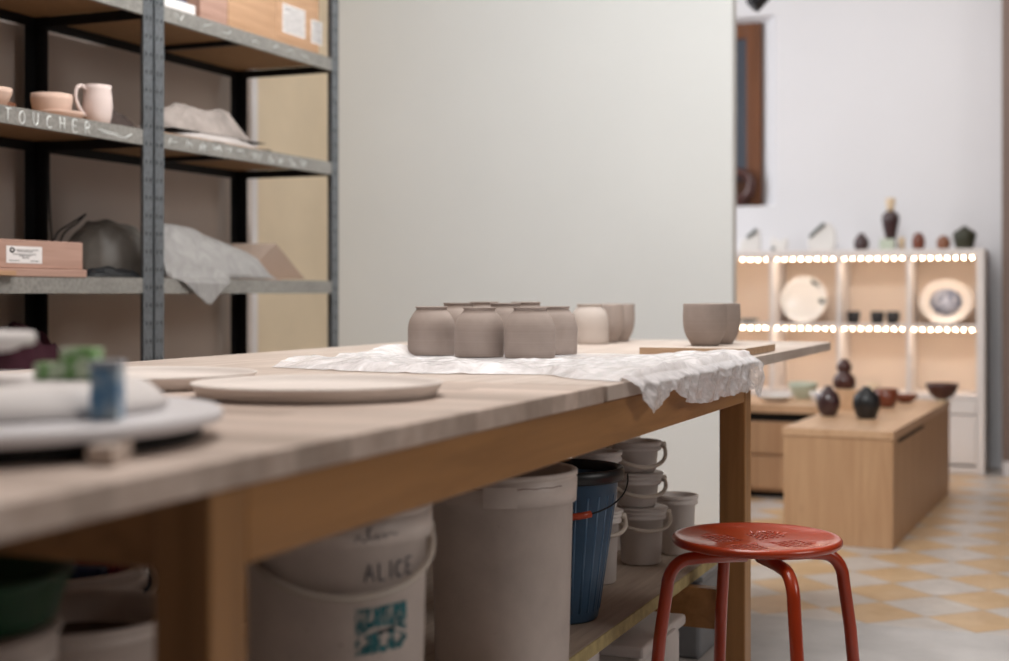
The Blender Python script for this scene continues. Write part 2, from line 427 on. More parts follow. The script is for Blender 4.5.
# showroom back wall with a splayed window opening
def back_wall():
    bm = BM()
    x0, x1 = -3.6, -0.365; wx0, wx1, wz0, wz1 = -2.55, -1.695, 1.41, 2.45; Y = 7.84; sp = 0.12
    o = [(x0,0),(x1,0),(x1,H),(x0,H)]
    def V(x, y, z): return bm.verts.new((x, y, z))
    a = [V(x, Y, z) for x, z in ((x0,0),(x1,0),(x1,H),(x0,H))]
    i = [V(x, Y, z) for x, z in ((wx0-sp,wz0),(wx1+sp,wz0),(wx1+sp,wz1+0.03),(wx0-sp,wz1+0.03))]
    d = [V(x, Y+0.16, z) for x, z in ((wx0,wz0),(wx1,wz0),(wx1,wz1),(wx0,wz1))]
    for k in range(4):
        j = (k+1) % 4
        bm.faces.new((a[k], a[j], i[j], i[k])); bm.faces.new((i[k], i[j], d[j], d[k]))
    return bm
struct('wall_back', back_wall(), M['wall_back_room'], solid=0.0)
struct('wall_back_right', box((-0.365, 7.50, 0), (WXR, 7.9, H)), M['wall_brown'])
struct('wall_right_blocker', box((WXR, WY0, 0), (WXR+.1, WY1, H)), M['wall_rear_blocker'])  # unseen wall added to block world light and darken under the table
struct('wall_rear_blocker', box((-3.6, WY0-.1, 0), (WXR+.1, WY0, H)), M['wall_rear_blocker'])  # likewise added out of view to keep world light out
struct('wall_showroom_left', box((-3.7, 5.47, 0), (-3.6, WY1, H)), M['wall_back_room'])
struct('baseboard_back', box((-0.36, 7.482, 0), (WXR, 7.50, 0.07)), M['white_trim'])
w = struct('window_1', BM(), M['brown_frame'])
def ring_frame(x0, x1, z0, z1, y0, y1, t):
    bm = BM()
    add_box(bm, (x0, y0, z0), (x0+t, y1, z1)); add_box(bm, (x1-t, y0, z0), (x1, y1, z1))
    add_box(bm, (x0+t, y0, z0), (x1-t, y1, z0+t*1.9)); add_box(bm, (x0+t, y0, z1-t), (x1-t, y1, z1))
    return bm
bpy.data.objects.remove(w)
w = struct('window_1', ring_frame(-2.56, -1.68, 1.40, 2.46, 7.93, 7.985, 0.085), M['brown_frame'], bevel=0.004)
obj('window_pane', box((-2.475, 7.95, 1.562), (-1.765, 7.955, 2.375)), M['glass_blue'], w)
t = thing('ring_ornament', 'dark round ring-shaped ornament standing at the foot of the brown window', 'ornament', (-1.80, 7.875, 1.412))
obj('ring', tube([(math.cos(a)*0.075, 0, 0.118+math.sin(a)*0.075) for a in [2*PI*i/32 for i in range(32)]], 0.028, 10, closed=True), M['brown_glaze'], t)
obj('stand', box((-0.05, -0.03, 0.0), (0.05, 0.03, 0.02)), M['brown_glaze'], t, bevel=0.003)
# ceiling spotlight in the showroom
sx_, sy_ = at(764, 6.2)
t = thing('ceiling_spotlight', 'small black spotlight hanging above the window at the top edge', 'spotlight', (sx_, sy_, 0))
zc = EYE + (293+2)/F*6.2
obj('stem', tube([(0, 0, zc+0.05), (0, 0, H)], 0.008), M['black_pl'], t)
obj('lamp_head', tube([(-0.05, -0.02, zc-0.035), (0.03, 0.01, zc+0.05)], [0.04, 0.034], 20), M['black_pl'], t)

# ------------------------------------------------------------------ work table
TOP = 0.78
tb = thing('work_table', 'long wooden pottery work table with pale top and orange-brown legs', 'table', (-1.23, 2.0, 0))
def TL(x, y, z): return (x+1.23, y-2.0, z)
obj('tabletop', box(TL(-1.79, 0.2, 0.754), TL(-0.665, 2.017, TOP)), M['tabletop'], tb, bevel=0.002)
o = obj('tabletop', box(TL(-1.79, 2.019, 0.756), TL(-0.66, 4.06, TOP)), M['tabletop_b'], tb, bevel=0.002)
for (x0, x1) in ((-0.727, -0.67), (-1.76, -1.703)):
    for (y0, y1) in ((0.986, 1.043), (3.0, 3.06)):
        obj('leg', box(TL(x0, y0, 0), TL(x1, y1, 0.7555 if y0 > 2 else 0.7535)), M['leg_wood'], tb, bevel=0.003)
    obj('apron', box(TL(x0+0.015, 1.044, 0.684), TL(x1-0.001, 2.999, 0.7535)), M['frame_wood'], tb, bevel=0.002)
for (y0, y1) in ((0.995, 1.03), (3.01, 3.045)):
    obj('end_rail', box(TL(-1.702, y0, 0.684), TL(-0.728, y1, 0.7535)), M['frame_wood'], tb, bevel=0.002)
    obj('stretcher', box(TL(-1.702, y0, 0.184), TL(-0.728, y1, 0.272)), M['frame_wood'], tb, bevel=0.002)
s = obj('lower_shelf', box(TL(-1.69, 0.88, 0.274), TL(-0.803, 3.34, 0.30)), M['osb'], tb, bevel=0.001)
obj('board_edge', box(TL(-0.8025, 0.88, 0.2745), TL(-0.800, 3.34, 0.2995)), M['osb_edge'], s)
SH = 0.3015    # top of lower shelf
TT = TOP + 0.001

# plywood board on the table
pb = tag(obj('plywood_board', box((0.025, -0.165, 0), (0.265, 0.165, 0.017)), M['ply'], None, bevel=0.001),
        'pale plywood board lying on the far right of the table under two cups', 'board', (-0.945, 3.205, TT))
obj('board_edge', box((0.026, -0.1658, 0.0005), (0.264, -0.1652, 0.0163)), M['ply_edge'], pb)
obj('board_edge', box((0.2652, -0.164, 0.0005), (0.2658, 0.164, 0.0163)), M['ply_edge'], pb)
BT = TT + 0.018

# ------------------------------------------------------------------ crumpled plastic sheet
def sheet_mesh():
    bm = BM()
    near = [(-1.40, 2.26), (-1.2, 2.20), (-1.04, 2.18), (-0.95, 2.205), (-0.84, 2.23), (-0.76, 2.14), (-0.67, 2.095)]
    far = [(-1.40, 2.75), (-1.34, 3.10), (-1.2, 3.40), (-1.12, 3.12), (-1.09, 3.02), (-0.9, 3.02), (-0.8, 3.015), (-0.67, 3.02)]
    hang = [(2.10, 0), (2.195, .060), (2.225, .058), (2.315, .028), (2.34, .030), (2.43, .060), (2.52, .066), (2.60, .070), (2.68, .066), (2.76, .069), (2.82, .066), (2.90, .072), (2.96, .066), (3.02, .090), (3.04, .085), (3.055, .02)]
    def ip(tab, x):
        if x <= tab[0][0]: return tab[0][1]
        for (a, b), (c, d) in zip(tab, tab[1:]):
            if x <= c: return b+(d-b)*(x-a)/(c-a)
        return tab[-1][1]
    def cone(x, y, s):      # facets of crumpled film
        return min(noise.voronoi(Vector((x*s, y*s, 0.5*s)))[0][0], 1.0)
    def hgt(x, y):
        wx = x+.02*noise.noise(Vector((x*9, y*9, 1))); wy = y+.02*noise.noise(Vector((x*9, y*9, 5)))
        h = 0.010*cone(wx, wy, 9)+0.0055*cone(wx+3, wy, 22)+0.0018*cone(wx, wy+2, 48)
        e = min(1.0, max(0, (y-ip(near, x))/0.035))
        h *= 1.5*e
        h += 0.040*math.exp(-((x+1.375)/0.034)**2)*math.exp(-((y-2.83)/0.13)**2)*(1+.4*noise.noise(Vector((x*30, y*30, 2))))
        f = min(1.0, max(0.0, (math.hypot((x+1.10)/0.30, (y-2.86)/0.40)-0.85)/0.25))
        return h*(0.12+0.88*f)
    NX, NY = 190, 230; NH = 34
    rows = []
    xs = [-1.40+(0.735)*i/NX for i in range(NX+1)]
    for i, x in enumerate(xs):
        y0 = ip(near, x)+0.006*noise.noise(Vector((x*30, 0, 0))); y1 = ip(far, x)+0.01*noise.noise(Vector((x*20, 7, 0)))
        if i > NX-6: pass
        rows.append([bm.verts.new((x, y0+(y1-y0)*j/NY, TOP+0.0015+max(0.0, hgt(x, y0+(y1-y0)*j/NY)))) for j in range(NY+1)])
    ya, yb = rows[-1][0].co.y, rows[-1][-1].co.y
    for k in range(1, NH+1):
        r = []
        for j in range(NY+1):
            y = ya+(yb-ya)*j/NY; y2 = 2.10+(3.055-2.10)*j/NY
            D = (ip(hang, y2)+0.003*noise.noise(Vector((y2*45, 1, 1))))*min(1, j/4)*k/NH
            yy = y+(y2-y)*k/NH
            bend = min(1, D/0.012)
            x = -0.665+0.011*math.sin(min(1, D/0.012)*PI/2)+bend*(0.013*cone(yy+D*.7, D*1.3, 17)+0.007*cone(yy+4-D*.8, D*1.6, 36)+.002*cone(yy, D+5, 80))
            z = TOP+0.0075*(1-bend)-D+0.004*bend
            r.append(bm.verts.new((x, yy, z)))
        rows.append(r)
    for a, b in zip(rows, rows[1:]):
        for j in range(NY):
            bm.faces.new((a[j], a[j+1], b[j+1], b[j])).smooth = True
    return bm
o = obj('plastic_sheet', sheet_mesh(), M['wrap'])
tag(o, 'crumpled translucent plastic sheet under the clay jars hanging over the table edge', 'plastic sheet')
PT = TT + 0.0034

# ------------------------------------------------------------------ clay jars
def jar_mesh(R=0.052, Hh=0.107, seed=0):
    rn = random.Random(seed); w = [rn.uniform(-.0006, .0006) for _ in range(30)]
    prof = [(0, 0.0), (R*0.97, 0.0), (R*0.99, 0.002)]
    for i, (r, z) in enumerate([(1.0, .10), (1.0, .25), (1.0, .38), (1.005, .48), (1.0, .56), (.975, .64), (.93, .715), (.865, .79), (.78, .855), (.70, .90), (.645, .925), (.635, .945), (.645, .968), (.68, .978), (.685, .992), (.67, 1.0)]):
        prof.append((R*r+w[i], Hh*z))
    prof += [(R*.60, Hh), (R*.585, Hh*.97), (R*.70, Hh*.9), (R*.88, Hh*.72), (R*.92, Hh*.5), (R*.90, Hh*.1), (0, Hh*.08)]
    return lathe(prof, 56)
jg = 'unfired clay jars grouped on the plastic sheet'
jars = [(431.5, 3.09, .0520, .1060, 'leftmost unfired grey clay jar in the front row on the plastic'),
        (479.3, 3.00, .0530, .1050, 'middle unfired grey clay jar of the front row on the plastic'),
        (529.8, 2.95, .0532, .1060, 'nearest unfired grey clay jar, right of the front row on the plastic'),
        (554.3, 3.13, .0515, .1060, 'unfired grey clay jar at the right end, half behind the nearest jar'),
        (458.5, 3.22, .0520, .1130, 'clay jar behind the gap of the left and middle front jars'),
        (505.5, 3.17, .0520, .1130, 'clay jar behind the gap of the middle and nearest jars'),
        (484.0, 3.33, .0515, .1150, 'back-row clay jar whose rim shows above the middle front jar'),
        (526.0, 3.30, .0515, .1150, 'back-row clay jar whose dark rim shows above the nearest jar')]
for i, (u, yc, R, hh, lab) in enumerate(jars):
    x, y = at(u, yc)
    tag(obj('clay_jar', jar_mesh(R, hh, i), M['clay']), lab, 'jar', (x, y, PT), i*1.3, jg)
x, y = at(589.5, 3.84)
tag(obj('clay_jar', jar_mesh(.052, .109, 20), M['clay_dry']), 'paler drying clay jar standing behind on the table beside two cups', 'jar', (x, y, TT))
def cup_mesh(R=0.0505, Hh=0.098, seed=0):
    prof = [(0, 0), (.60*R, 0), (.62*R, .01*Hh), (.66*R, .05*Hh)]
    prof += [(R*r, Hh*z) for r, z in ((.74, .12), (.85, .22), (.93, .33), (.98, .46), (1.0, .6), (1.0, .75), (.985, .88), (.985, .985), (.975, 1.0), (.94, 1.0), (.93, .97), (.94, .7), (.9, .4), (.7, .15), (0, .08))]
    return lathe(prof, 56)
cups = [(606, 3.95, TT, .0505, .108, 'left clay cup of the pair behind the pale drying jar'),
        (617.5, 4.07, TT, .0505, .108, 'right clay cup of the pair behind the pale drying jar'),
        (705.0, 3.24, BT, .0510, .0965, 'left and nearer clay cup standing on the plywood board'),
        (719.5, 3.36, BT, .0500, .0965, 'right clay cup standing half hidden on the plywood board')]
for u, yc, z, R, hh, lab in cups:
    x, y = at(u, yc)
    tag(obj('clay_cup', cup_mesh(R, hh), M['clay']), lab, 'cup', (x, y, z), u)

# ------------------------------------------------------------------ plates and things at the near end
def plate_mesh(R=0.176, h=0.021):
    prof = [(0, 0), (R*.91, 0), (R*.935, .001), (R*.985, h*.8), (R, h*.95), (R*.995, h), (R*.975, h), (R*.955, h*.8), (R*.92, h*.52), (R*.86, h*.42), (0, h*.42)]
    return lathe(prof, 96)
x, y = at(318, 1.905)
tag(obj('clay_plate', plate_mesh(.171, .0190), M['clay_top']), 'large shallow pale clay plate nearest the plastic sheet', 'plate', (x, y, TT))
x, y = at(141, 2.12)
tag(obj('clay_plate', plate_mesh(0.174, 0.0195), M['clay_top']), 'large shallow pale clay plate behind the small blue and green blocks', 'plate', (x, y, TT))
# white disc on wooden blocks
cx, cy = at(-48, 1.32)
t = thing('round_white_board', 'round white board at the left edge raised above the table over a painted black shadow gap', 'board', (cx, cy, TT))
obj('disc', lathe([(0, .016), (.247, .016), (.250, .018), (.250, .026), (.247, .028), (0, .028)], 96), M['white_disc'], t)
obj('underside', lathe([(0, .0), (.226, .0), (.230, .003), (.230, .0145), (0, .0145)], 72), M['dark_void'], t)['label'] = 'black disc painting the shadow gap under the board'  # the board's shadow gap is put in as a black disc
ca, sa = math.cos(TH), math.sin(TH)
bm = box((.184, -.192, 0.0005), (.205, -.13, 0.0150))
bmesh.ops.rotate(bm, verts=bm.verts, cent=(0, 0, 0), matrix=Matrix.Rotation(TH, 3, 'Z'))
obj('wooden_wedge', bm, M['ply'], t)
DT = TT + 0.029
tag(obj('plaster_bat', lathe([(0, 0), (.194, 0), (.198, .003), (.192, .011), (.181, .021), (.174, .0245), (.166, .0255), (0, .0255)], 96), M['plaster']),
    'thick white plaster disc with sloping edge lying on the round white board', 'plaster disc', (cx-0.01, cy+0.015, DT))
PTOP = DT + 0.0265
# small blocks
def blockm(name, sx, sy, sz, mat, lab, u, yc, z, rz, cap=False):
    x, y = at(u, yc)
    t = thing(name, lab, 'block', (x, y, z), rz)
    obj('body', box((-sx/2, -sy/2, 0), (sx/2, sy/2, sz)), mat, t, bevel=0.002)
    if cap: obj('clear_top', box((-sx/2-.001, -sy/2-.001, sz+.0005), (sx/2+.001, sy/2+.001, sz+.006)), M['clear_cap'], t, bevel=0.001)
    return t
blockm('mottled_block', .025, .025, .045, M['blue_block'], 'small upright blue and white block on the round white board', 107.5, 1.225, DT, TH, True)
blockm('mottled_block', .029, .03, .016, M['green_block'], 'low green and white block left of the taller green block', 52, 1.36, PTOP, TH+.1)
blockm('mottled_block', .033, .033, .0305, M['green_block'], 'taller green and white block beside the low green block', 82, 1.36, PTOP, TH-.1)
# white footed dish at the left edge
x, y = at(-58, 1.33)
t = thing('footed_dish', 'white footed dish cut by the left edge above the green blocks', 'dish', (x, y, PTOP))
obj('dish', lathe([(0, .028), (.062, .028), (.068, .030), (.072, .034), (.082, .034), (.085, .037), (.085, .044), (.082, .0465), (0, .043)], 64), M['plaster'], t)
obj('foot', lathe([(0, 0), (.035, 0), (.035, .004), (.018, .007), (.018, .018), (.026, .0275), (0, .0275)], 48), M['plaster'], t)

# ------------------------------------------------------------------ buckets
def bucket(name, lab, u, yc, rt, rb, h, z=SH, mat='bucket', cat='bucket', band=0.045, handle=None, hrot=0.0, lid=False, group=None, inner=None, xy=None, gap=.005, zp=.55):
    x, y = xy if xy else at(u, yc)
    t = thing(name, lab, cat, (x, y, z), 0, group)
    def R(zz): return rb+(rt-rb)*zz/h
    lip = 0.006
    prof = [(0, 0), (rb-.004, 0), (rb, .004), (R(h-band), h-band), (R(h-band)+lip, h-band+.001), (rt+lip, h-.014), (rt+lip*.5, h-.012), (rt+lip*.5, h-.009), (rt+lip*1.1, h-.008), (rt+lip*1.1, h-.001), (rt+lip*.8, h)]
    if not lid:
        prof += [(rt-.001, h), (rt-.003, h-.004), (R(.02)-.004, .006), (0, .006)]
    else:
        prof += [(rt-.004, h), (rt-.006, h-.004), (0, h-.005)]
    obj('body', lathe(prof, 72), M[mat], t)
    if lid: obj('lid', lathe([(0, h-.0045), (rt-.012, h-.0045), (rt-.01, h+.001), (rt+lip*1.6, h+.001), (rt+lip*1.7, h+.004), (rt+lip, h+.006), (0, h+.004)], 72), M[mat], t)
    if handle:
        drop, kind = handle
        pts = []
        rr = rt+lip+gap
        zt = h-band*zp
        for i in range(25):
            a = PI*i/24
            px = math.cos(a)*(rr+0.004); side = math.sin(a)
            pz = zt-drop*side**0.9
            py = -(math.sqrt(max(0, (rr+.004)**2-px**2)))
            pts.append((px, py, pz))
        rot = Matrix.Rotation(hrot, 3, 'Z'); pts = [rot @ Vector(p) for p in pts]
        if kind == 'wire':
            obj('handle', tube(pts, .0016, 8), M['dark_steel'], t)
            hp = pts[9:16]; g = obj('grip', tube(hp, .0065, 12), M['red_grip'], t); g['label'] = 'orange-red grip of the wire handle'
        else:
            obj('handle', tube(pts, .0048, 10), M['bucket_handle'], t)
            for sgn in (1, -1):
                p = rot @ Vector((sgn*(rr-.001), 0, zt))
                obj('pivot', tube([p-(rot @ Vector((sgn*.004, 0, 0))), p+(rot @ Vector((sgn*.009, 0, 0)))], .008, 12), M['bucket_handle'], t)
    if inner:
        obj('contents', lathe([(0, 0), (R(h*inner[1])-.006, 0)], 48, c=(0, 0, h*inner[1])), M[inner[0]], t)
    return t, R

# camera-facing angle at a point
def facing(u): return math.atan2(-(math.cos(TH)), math.sin(TH)) + math.atan((504.5-u)/F)*-1
def on_cyl(R, ang, s, z, off=0.0006):
    r = R(z)+off; a = ang+s/r
    return (math.cos(a)*r, math.sin(a)*r, z)
# bucket lettered ALICE
ang0 = math.atan2(0-at(342, 1.78)[1], 0-at(342, 1.78)[0])
tA, RA = bucket('white_bucket', 'white plastic bucket with the handwritten name ALICE and teal print', 337, 1.78, .1150, .106, .357, handle=(.062, 'plastic'), band=.044, hrot=ang0+PI/2+0.15, gap=-.004, zp=.9)
bm = BM()
for st in word('ALICE', .0200, .0185, 0.05):
    p = [on_cyl(RA, ang0, .034+px, .273+py+.03*px) for px, py in st]
    dense = []
    for a, b in zip(p, p[1:]): dense += [Vector(a), (Vector(a)+Vector(b))/2]
    add_tube(bm, dense+[Vector(p[-1])], .0011, 6)
obj('handwriting', bm, M['pencil'], tA)['label'] = 'name ALICE written in grey marker'
bm = BM()
sc = [(0, .0), (.004, .008), (.008, .002), (.012, .000), (.016, .006), (.018, .018), (.015, .012), (.019, .002), (.024, .004), (.028, .007), (.027, .001), (.032, .003), (.036, .007), (.038, .001), (.043, .005), (.048, .006), (.052, .003), (.058, .004)]
add_tube(bm, [Vector(on_cyl(RA, ang0, .008+px, .2995+py*.9-0.012+.12*px, .0066)) for px, py in smooth_path([(a, b, 0) for a, b in sc], 4) for _ in (0,)] if False else
         [Vector(on_cyl(RA, ang0, .022+v.x, .322+v.y*.9+.05*v.x, .0066)) for v in smooth_path([(a, b, 0) for a, b in sc], 4)], .0006, 6)
obj('scribble', bm, M['pencil'], tA)
bm = BM(); bk = BM()
for i in range(56):
    for j in range(50):
        fx, fz = i/56, j/50
        n = noise.noise(Vector((fx*7, fz*5, 2.2)))+0.6*noise.noise(Vector((fx*30, fz*9 if fz > .45 else fz*30, 5)))
        arc = abs(fz-(0.35+0.16*math.sin(fx*PI*1.1)))
        on = n > -0.12 and arc > .04 and noise.noise(Vector((fx*50, fz*50, 3))) > -.25
        if fz > .55: on = noise.noise(Vector((fx*24, fz*3, 8)))+.5*noise.noise(Vector((fx*60, fz*22, 1))) > -.16
        blk = abs(fz-(0.44+0.12*(fx-.5))) < .035 and .38 < fx < .72
        if on or blk:
            tgt = bk if blk else bm
            q = []
            for a, b in ((i, j), (i+1, j), (i+1, j+1), (i, j+1)):
                s = .022+a/56*.074; z = .184+b/50*.056+.04*(a/56*.074)
                q.append(tgt.verts.new(on_cyl(RA, ang0, s, z, .0005)))
            tgt.faces.new(q)
pr = obj('print', bm, M['teal'], tA); pr['label'] = 'worn square teal print'
obj('print_mark', bk, M['ink_black'], pr)

tB, RB = bucket('white_bucket', 'tall open white plastic bucket between the ALICE bucket and the blue pail', 502, 2.33, .1190, .111, .328, band=.052, inner=('slip', .8))
angB = math.atan2(-at(504, 2.33)[1], -at(504, 2.33)[0])
bm = BM()
for k in range(20):
    for j in range(6):
        a0_ = -.030+k*.0027; z0_ = .279+j*.0055
        bm.faces.new([bm.verts.new(on_cyl(RB, angB, s_, z_, .0092)) for s_, z_ in ((a0_, z0_), (a0_+.0027, z0_), (a0_+.0027, z0_+.0055), (a0_, z0_+.0055))])
bmesh.ops.remove_doubles(bm, verts=bm.verts, dist=.00005)
obj('tab', bm, M['bucket'], tB, solid=.0012)
bm = BM()
add_tube(bm, [on_cyl(RB, angB, s, .3085+.0007*math.sin(s*200), .0066) for s in [-.11+.22*i/60 for i in range(61)]], .0006, 6)
obj('red_smear', bm, M['red_brown'], tB)

# blue pail
x, y = at(561, 2.68)
tP, RP = bucket('blue_pail', 'tapered blue plastic pail with black rim and red-gripped wire handle', 561, 2.68, .1125, .071, .283, mat='blue', cat='pail', band=.02, handle=(.062, 'wire'), hrot=math.atan2(-y, -x)+PI/2+0.05)
obj('rim', lathe([(.112, .266), (.117, .264), (.1195, .267), (.121, .278), (.119, .287), (.115, .289), (.110, .287), (.108, .280), (.1075, .270)], 72), M['black_pl'], tP)['label'] = 'thick black rim'
bm = BM()
for i in range(26):
    a = 2*PI*i/26
    add_tube(bm, [(math.cos(a)*(RP(z)-.0035), math.sin(a)*(RP(z)-.0035), z) for z in (.02, .13, .24)], .0042, 10)
obj('rib', bm, M['blue'], tP)['kind'] = 'stuff'

# stacks of small white tubs
g3 = 'small white buckets stacked at the far end of the lower shelf'
def tub(u, yc, r, h, z, lab, hd=None, hrot=0, open_=True, group=g3, lid=False):
    x, y = at(u, yc)
    return bucket('white_tub', lab, u, yc, r, r*.87, h, z, 'bucket2', 'tub', band=.022, handle=hd, hrot=hrot, group=group, lid=lid)
x_, y_ = at(638, 3.2); ha = math.atan2(-y_, -x_)+PI/2
tub(641, 3.22, .0520, .124, SH, 'bottom white tub of the three-high stack behind the blue pail', (.03, 'p'), ha+.3, lid=True)
tub(637, 3.22, .0510, .072, SH+.131, 'middle white tub of the three-high stack behind the blue pail', (.032, 'p'), ha+.35, lid=True)
tub(636, 3.22, .0525, .070, SH+.210, 'open topmost white tub of the three-high stack behind the blue pail', (.042, 'p'), ha+.35)
tub(599, 3.00, .0420, .150, SH, 'lower white tub right behind the blue pail', (.03, 'p'), ha+.4, lid=True, group=None)
tub(599, 3.00, .0430, .122, SH+.159, 'upper open white tub right behind the blue pail', group=None)
tub(677, 3.335, .0440, .140, SH, 'single white tub at the end of the shelf nearest the stool', lid=False, group=None)
tub(604, 3.42, .082, .275, SH, 'tall pale tub at the back, behind the stacked white tubs', group=None, lid=True)

# things left of the near leg
tub_open, _ = bucket('white_bucket', 'open white bucket with brown slip inside, left of the near table leg', 72, 1.60, .112, .104, .255, band=.02, inner=('slip', .86))
tc_, RC = bucket('white_bucket', 'white bucket holding colourful wrappers behind the open slip bucket', 55, 1.97, .122, .112, .238, band=.035, handle=(.03, 'p'), hrot=1.0)
x, y = at(55, 1.97)
t = tag(obj('magenta_wrapper', box((-.045, -.03, 0), (.045, .03, .10)), M['magenta'], None, bevel=.006), 'magenta packet sticking out of the rear left bucket', 'packet', (x+.03, y+.045, SH+.155), .3)
t = tag(obj('navy_wrapper', box((-.045, -.015, 0), (.045, .015, .085)), M['navy'], None, bevel=.006), 'dark blue packet beside the magenta packet in the bucket', 'packet', (x+.045, y-.012, SH+.155), .2)
t = tag(obj('white_wrapper', box((-.015, -.012, 0), (.015, .012, .11)), M['bucket2'], None, bevel=.004), 'narrow white packet left of the magenta packet in the bucket', 'packet', (x-.035, y-.005, SH+.155), .2)
bk_, _ = bucket('white_bucket', 'white bucket under the green basin at the bottom left corner', -50, 1.33, .092, .086, .296, band=.03, lid=True)
x, y = at(-40, 1.33)
tag(obj('green_basin', lathe([(0, 0), (.080, 0), (.088, .006), (.101, .046), (.104, .048), (.104, .052), (.099, .052), (.086, .008), (0, .005)], 64), M['green_pl']),
    'dark green plastic basin at the left edge below the table', 'basin', (x, y, SH+.304))

tag(obj('cloth_bag', heap(50, 60, .22, .62, .27, 61, 7, .2, dome=True), M['bag_blue']), 'dark grey-blue cloth bag deep on the lower shelf behind the near table leg', 'bag', (-1.56, 2.25, SH))

# things on the floor under the shelf
bx, by = at(583, 2.45)
bucket('white_bucket', 'lidded white bucket on the floor below the shelf beside the blue pail', 583, 2.58, .055, .05, .262, z=.001, mat='bucket2', lid=True, band=.03, xy=(-.885, 2.46))
t = thing('white_plastic_box', 'white lidded plastic box on the floor behind the red stool leg', 'box', (-.93, 2.80, .001))
obj('body', box((-.15, -.15, 0), (.13, .15, .20)), M['bucket2'], t, bevel=.012)
obj('lid', box((-.16, -.16, .201), (.14, .16, .224)), M['bucket2'], t, bevel=.006)
obj('clip', box((.141, -.05, .15), (.150, .05, .218)), M['bucket2'], t, bevel=.003)
t = thing('grey_crate', 'grey plastic crate on the floor behind the far table leg', 'crate', (-1.05, 3.62, -.020))
obj('body', box((-.18, -.19, .021), (.17, .17, .215)), M['grey_pl'], t, bevel=.01)
obj('rim', box((-.19, -.20, .216), (.18, .18, .230)), M['grey_pl'], t, bevel=.004)
obj('lid', box((-.15, -.05, .231), (.14, .14, .236)), M['black_pl'], t, bevel=.002)

# ------------------------------------------------------------------ stool
sx0, sy0 = at(756.5, 2.60)
st = thing('metal_stool', 'orange-red metal stool with round perforated seat beside the table', 'stool', (sx0, sy0, 0), TH)
ZS = .470
def seat():
    prof = [(0, ZS-.0115), (.04, ZS-.0112), (.08, ZS-.0100), (.11, ZS-.0078), (.13, ZS-.0045), (.142, ZS-.0015), (.149, ZS+.0003), (.1535, ZS-.0012), (.1565, ZS-.0055), (.1565, ZS-.0105), (.153, ZS-.0150), (.147, ZS-.0165), (.141, ZS-.0145),
            (.138, ZS-.0060), (.128, ZS-.0080), (.11, ZS-.0105), (.08, ZS-.0127), (.04, ZS-.0140), (0, ZS-.0143)]
    a = obj('seat', lathe(prof, 96), M['stool'])
    cut = BM()
    for q in range(4):
        ang = q*PI/2-.42
        c = Vector((math.cos(ang)*.066, math.sin(ang)*.066))
        e1 = Vector((math.cos(ang+PI/4), math.sin(ang+PI/4))); e2 = Vector((-e1.y, e1.x))
        for i in range(5):
            for j in range(5):
                p = c+e1*(i-2)*.0122+e2*(j-2)*.0122
                bmesh.ops.create_cone(cut, cap_ends=True, segments=10, radius1=.0036, radius2=.0036, depth=.03, matrix=Matrix.Translation((p.x, p.y, ZS-.010)))
    b = obj('cut', cut, M['stool'])
    md = a.modifiers.new('b', 'BOOLEAN'); md.operation = 'DIFFERENCE'; md.object = b; md.solver = 'EXACT'
    dg = bpy.context.evaluated_depsgraph_get(); dg.update()
    me = bpy.data.meshes.new_from_object(a.evaluated_get(dg))
    bpy.data.objects.remove(b); a.modifiers.clear(); a.data = me
    return a
a = seat(); a.parent = st
for k, ang in enumerate((PI+.20, PI*1.5+.20, .20, PI/2+.20)):
    d = Vector((math.cos(ang), math.sin(ang), 0))
    pts = [d*.02+Vector((0, 0, ZS-.036)), d*.10+Vector((0, 0, ZS-.036)), d*.128+Vector((0, 0, ZS-.038))]
    for i in range(1, 9):
        q = i/8*PI/2*.97
        pts.append(d*(.128+.045*math.sin(q))+Vector((0, 0, ZS-.038-.052*(1-math.cos(q)))))
    pts.append(d*.187+Vector((0, 0, ZS-.18))); pts.append(d*.214+Vector((0, 0, .012)))
    lg = obj('leg', tube(pts, .0118, 20), M['stool'], st)
    obj('foot_cap', tube([d*.2125+Vector((0, 0, .03)), d*.2145+Vector((0, 0, .001))], .0135, 16), M['black_pl'], lg)
obj('bracket', lathe([(0, ZS-.0150), (.06, ZS-.0150), (.06, ZS-.0255), (.05, ZS-.030), (0, ZS-.030)], 40), M['stool'], st)

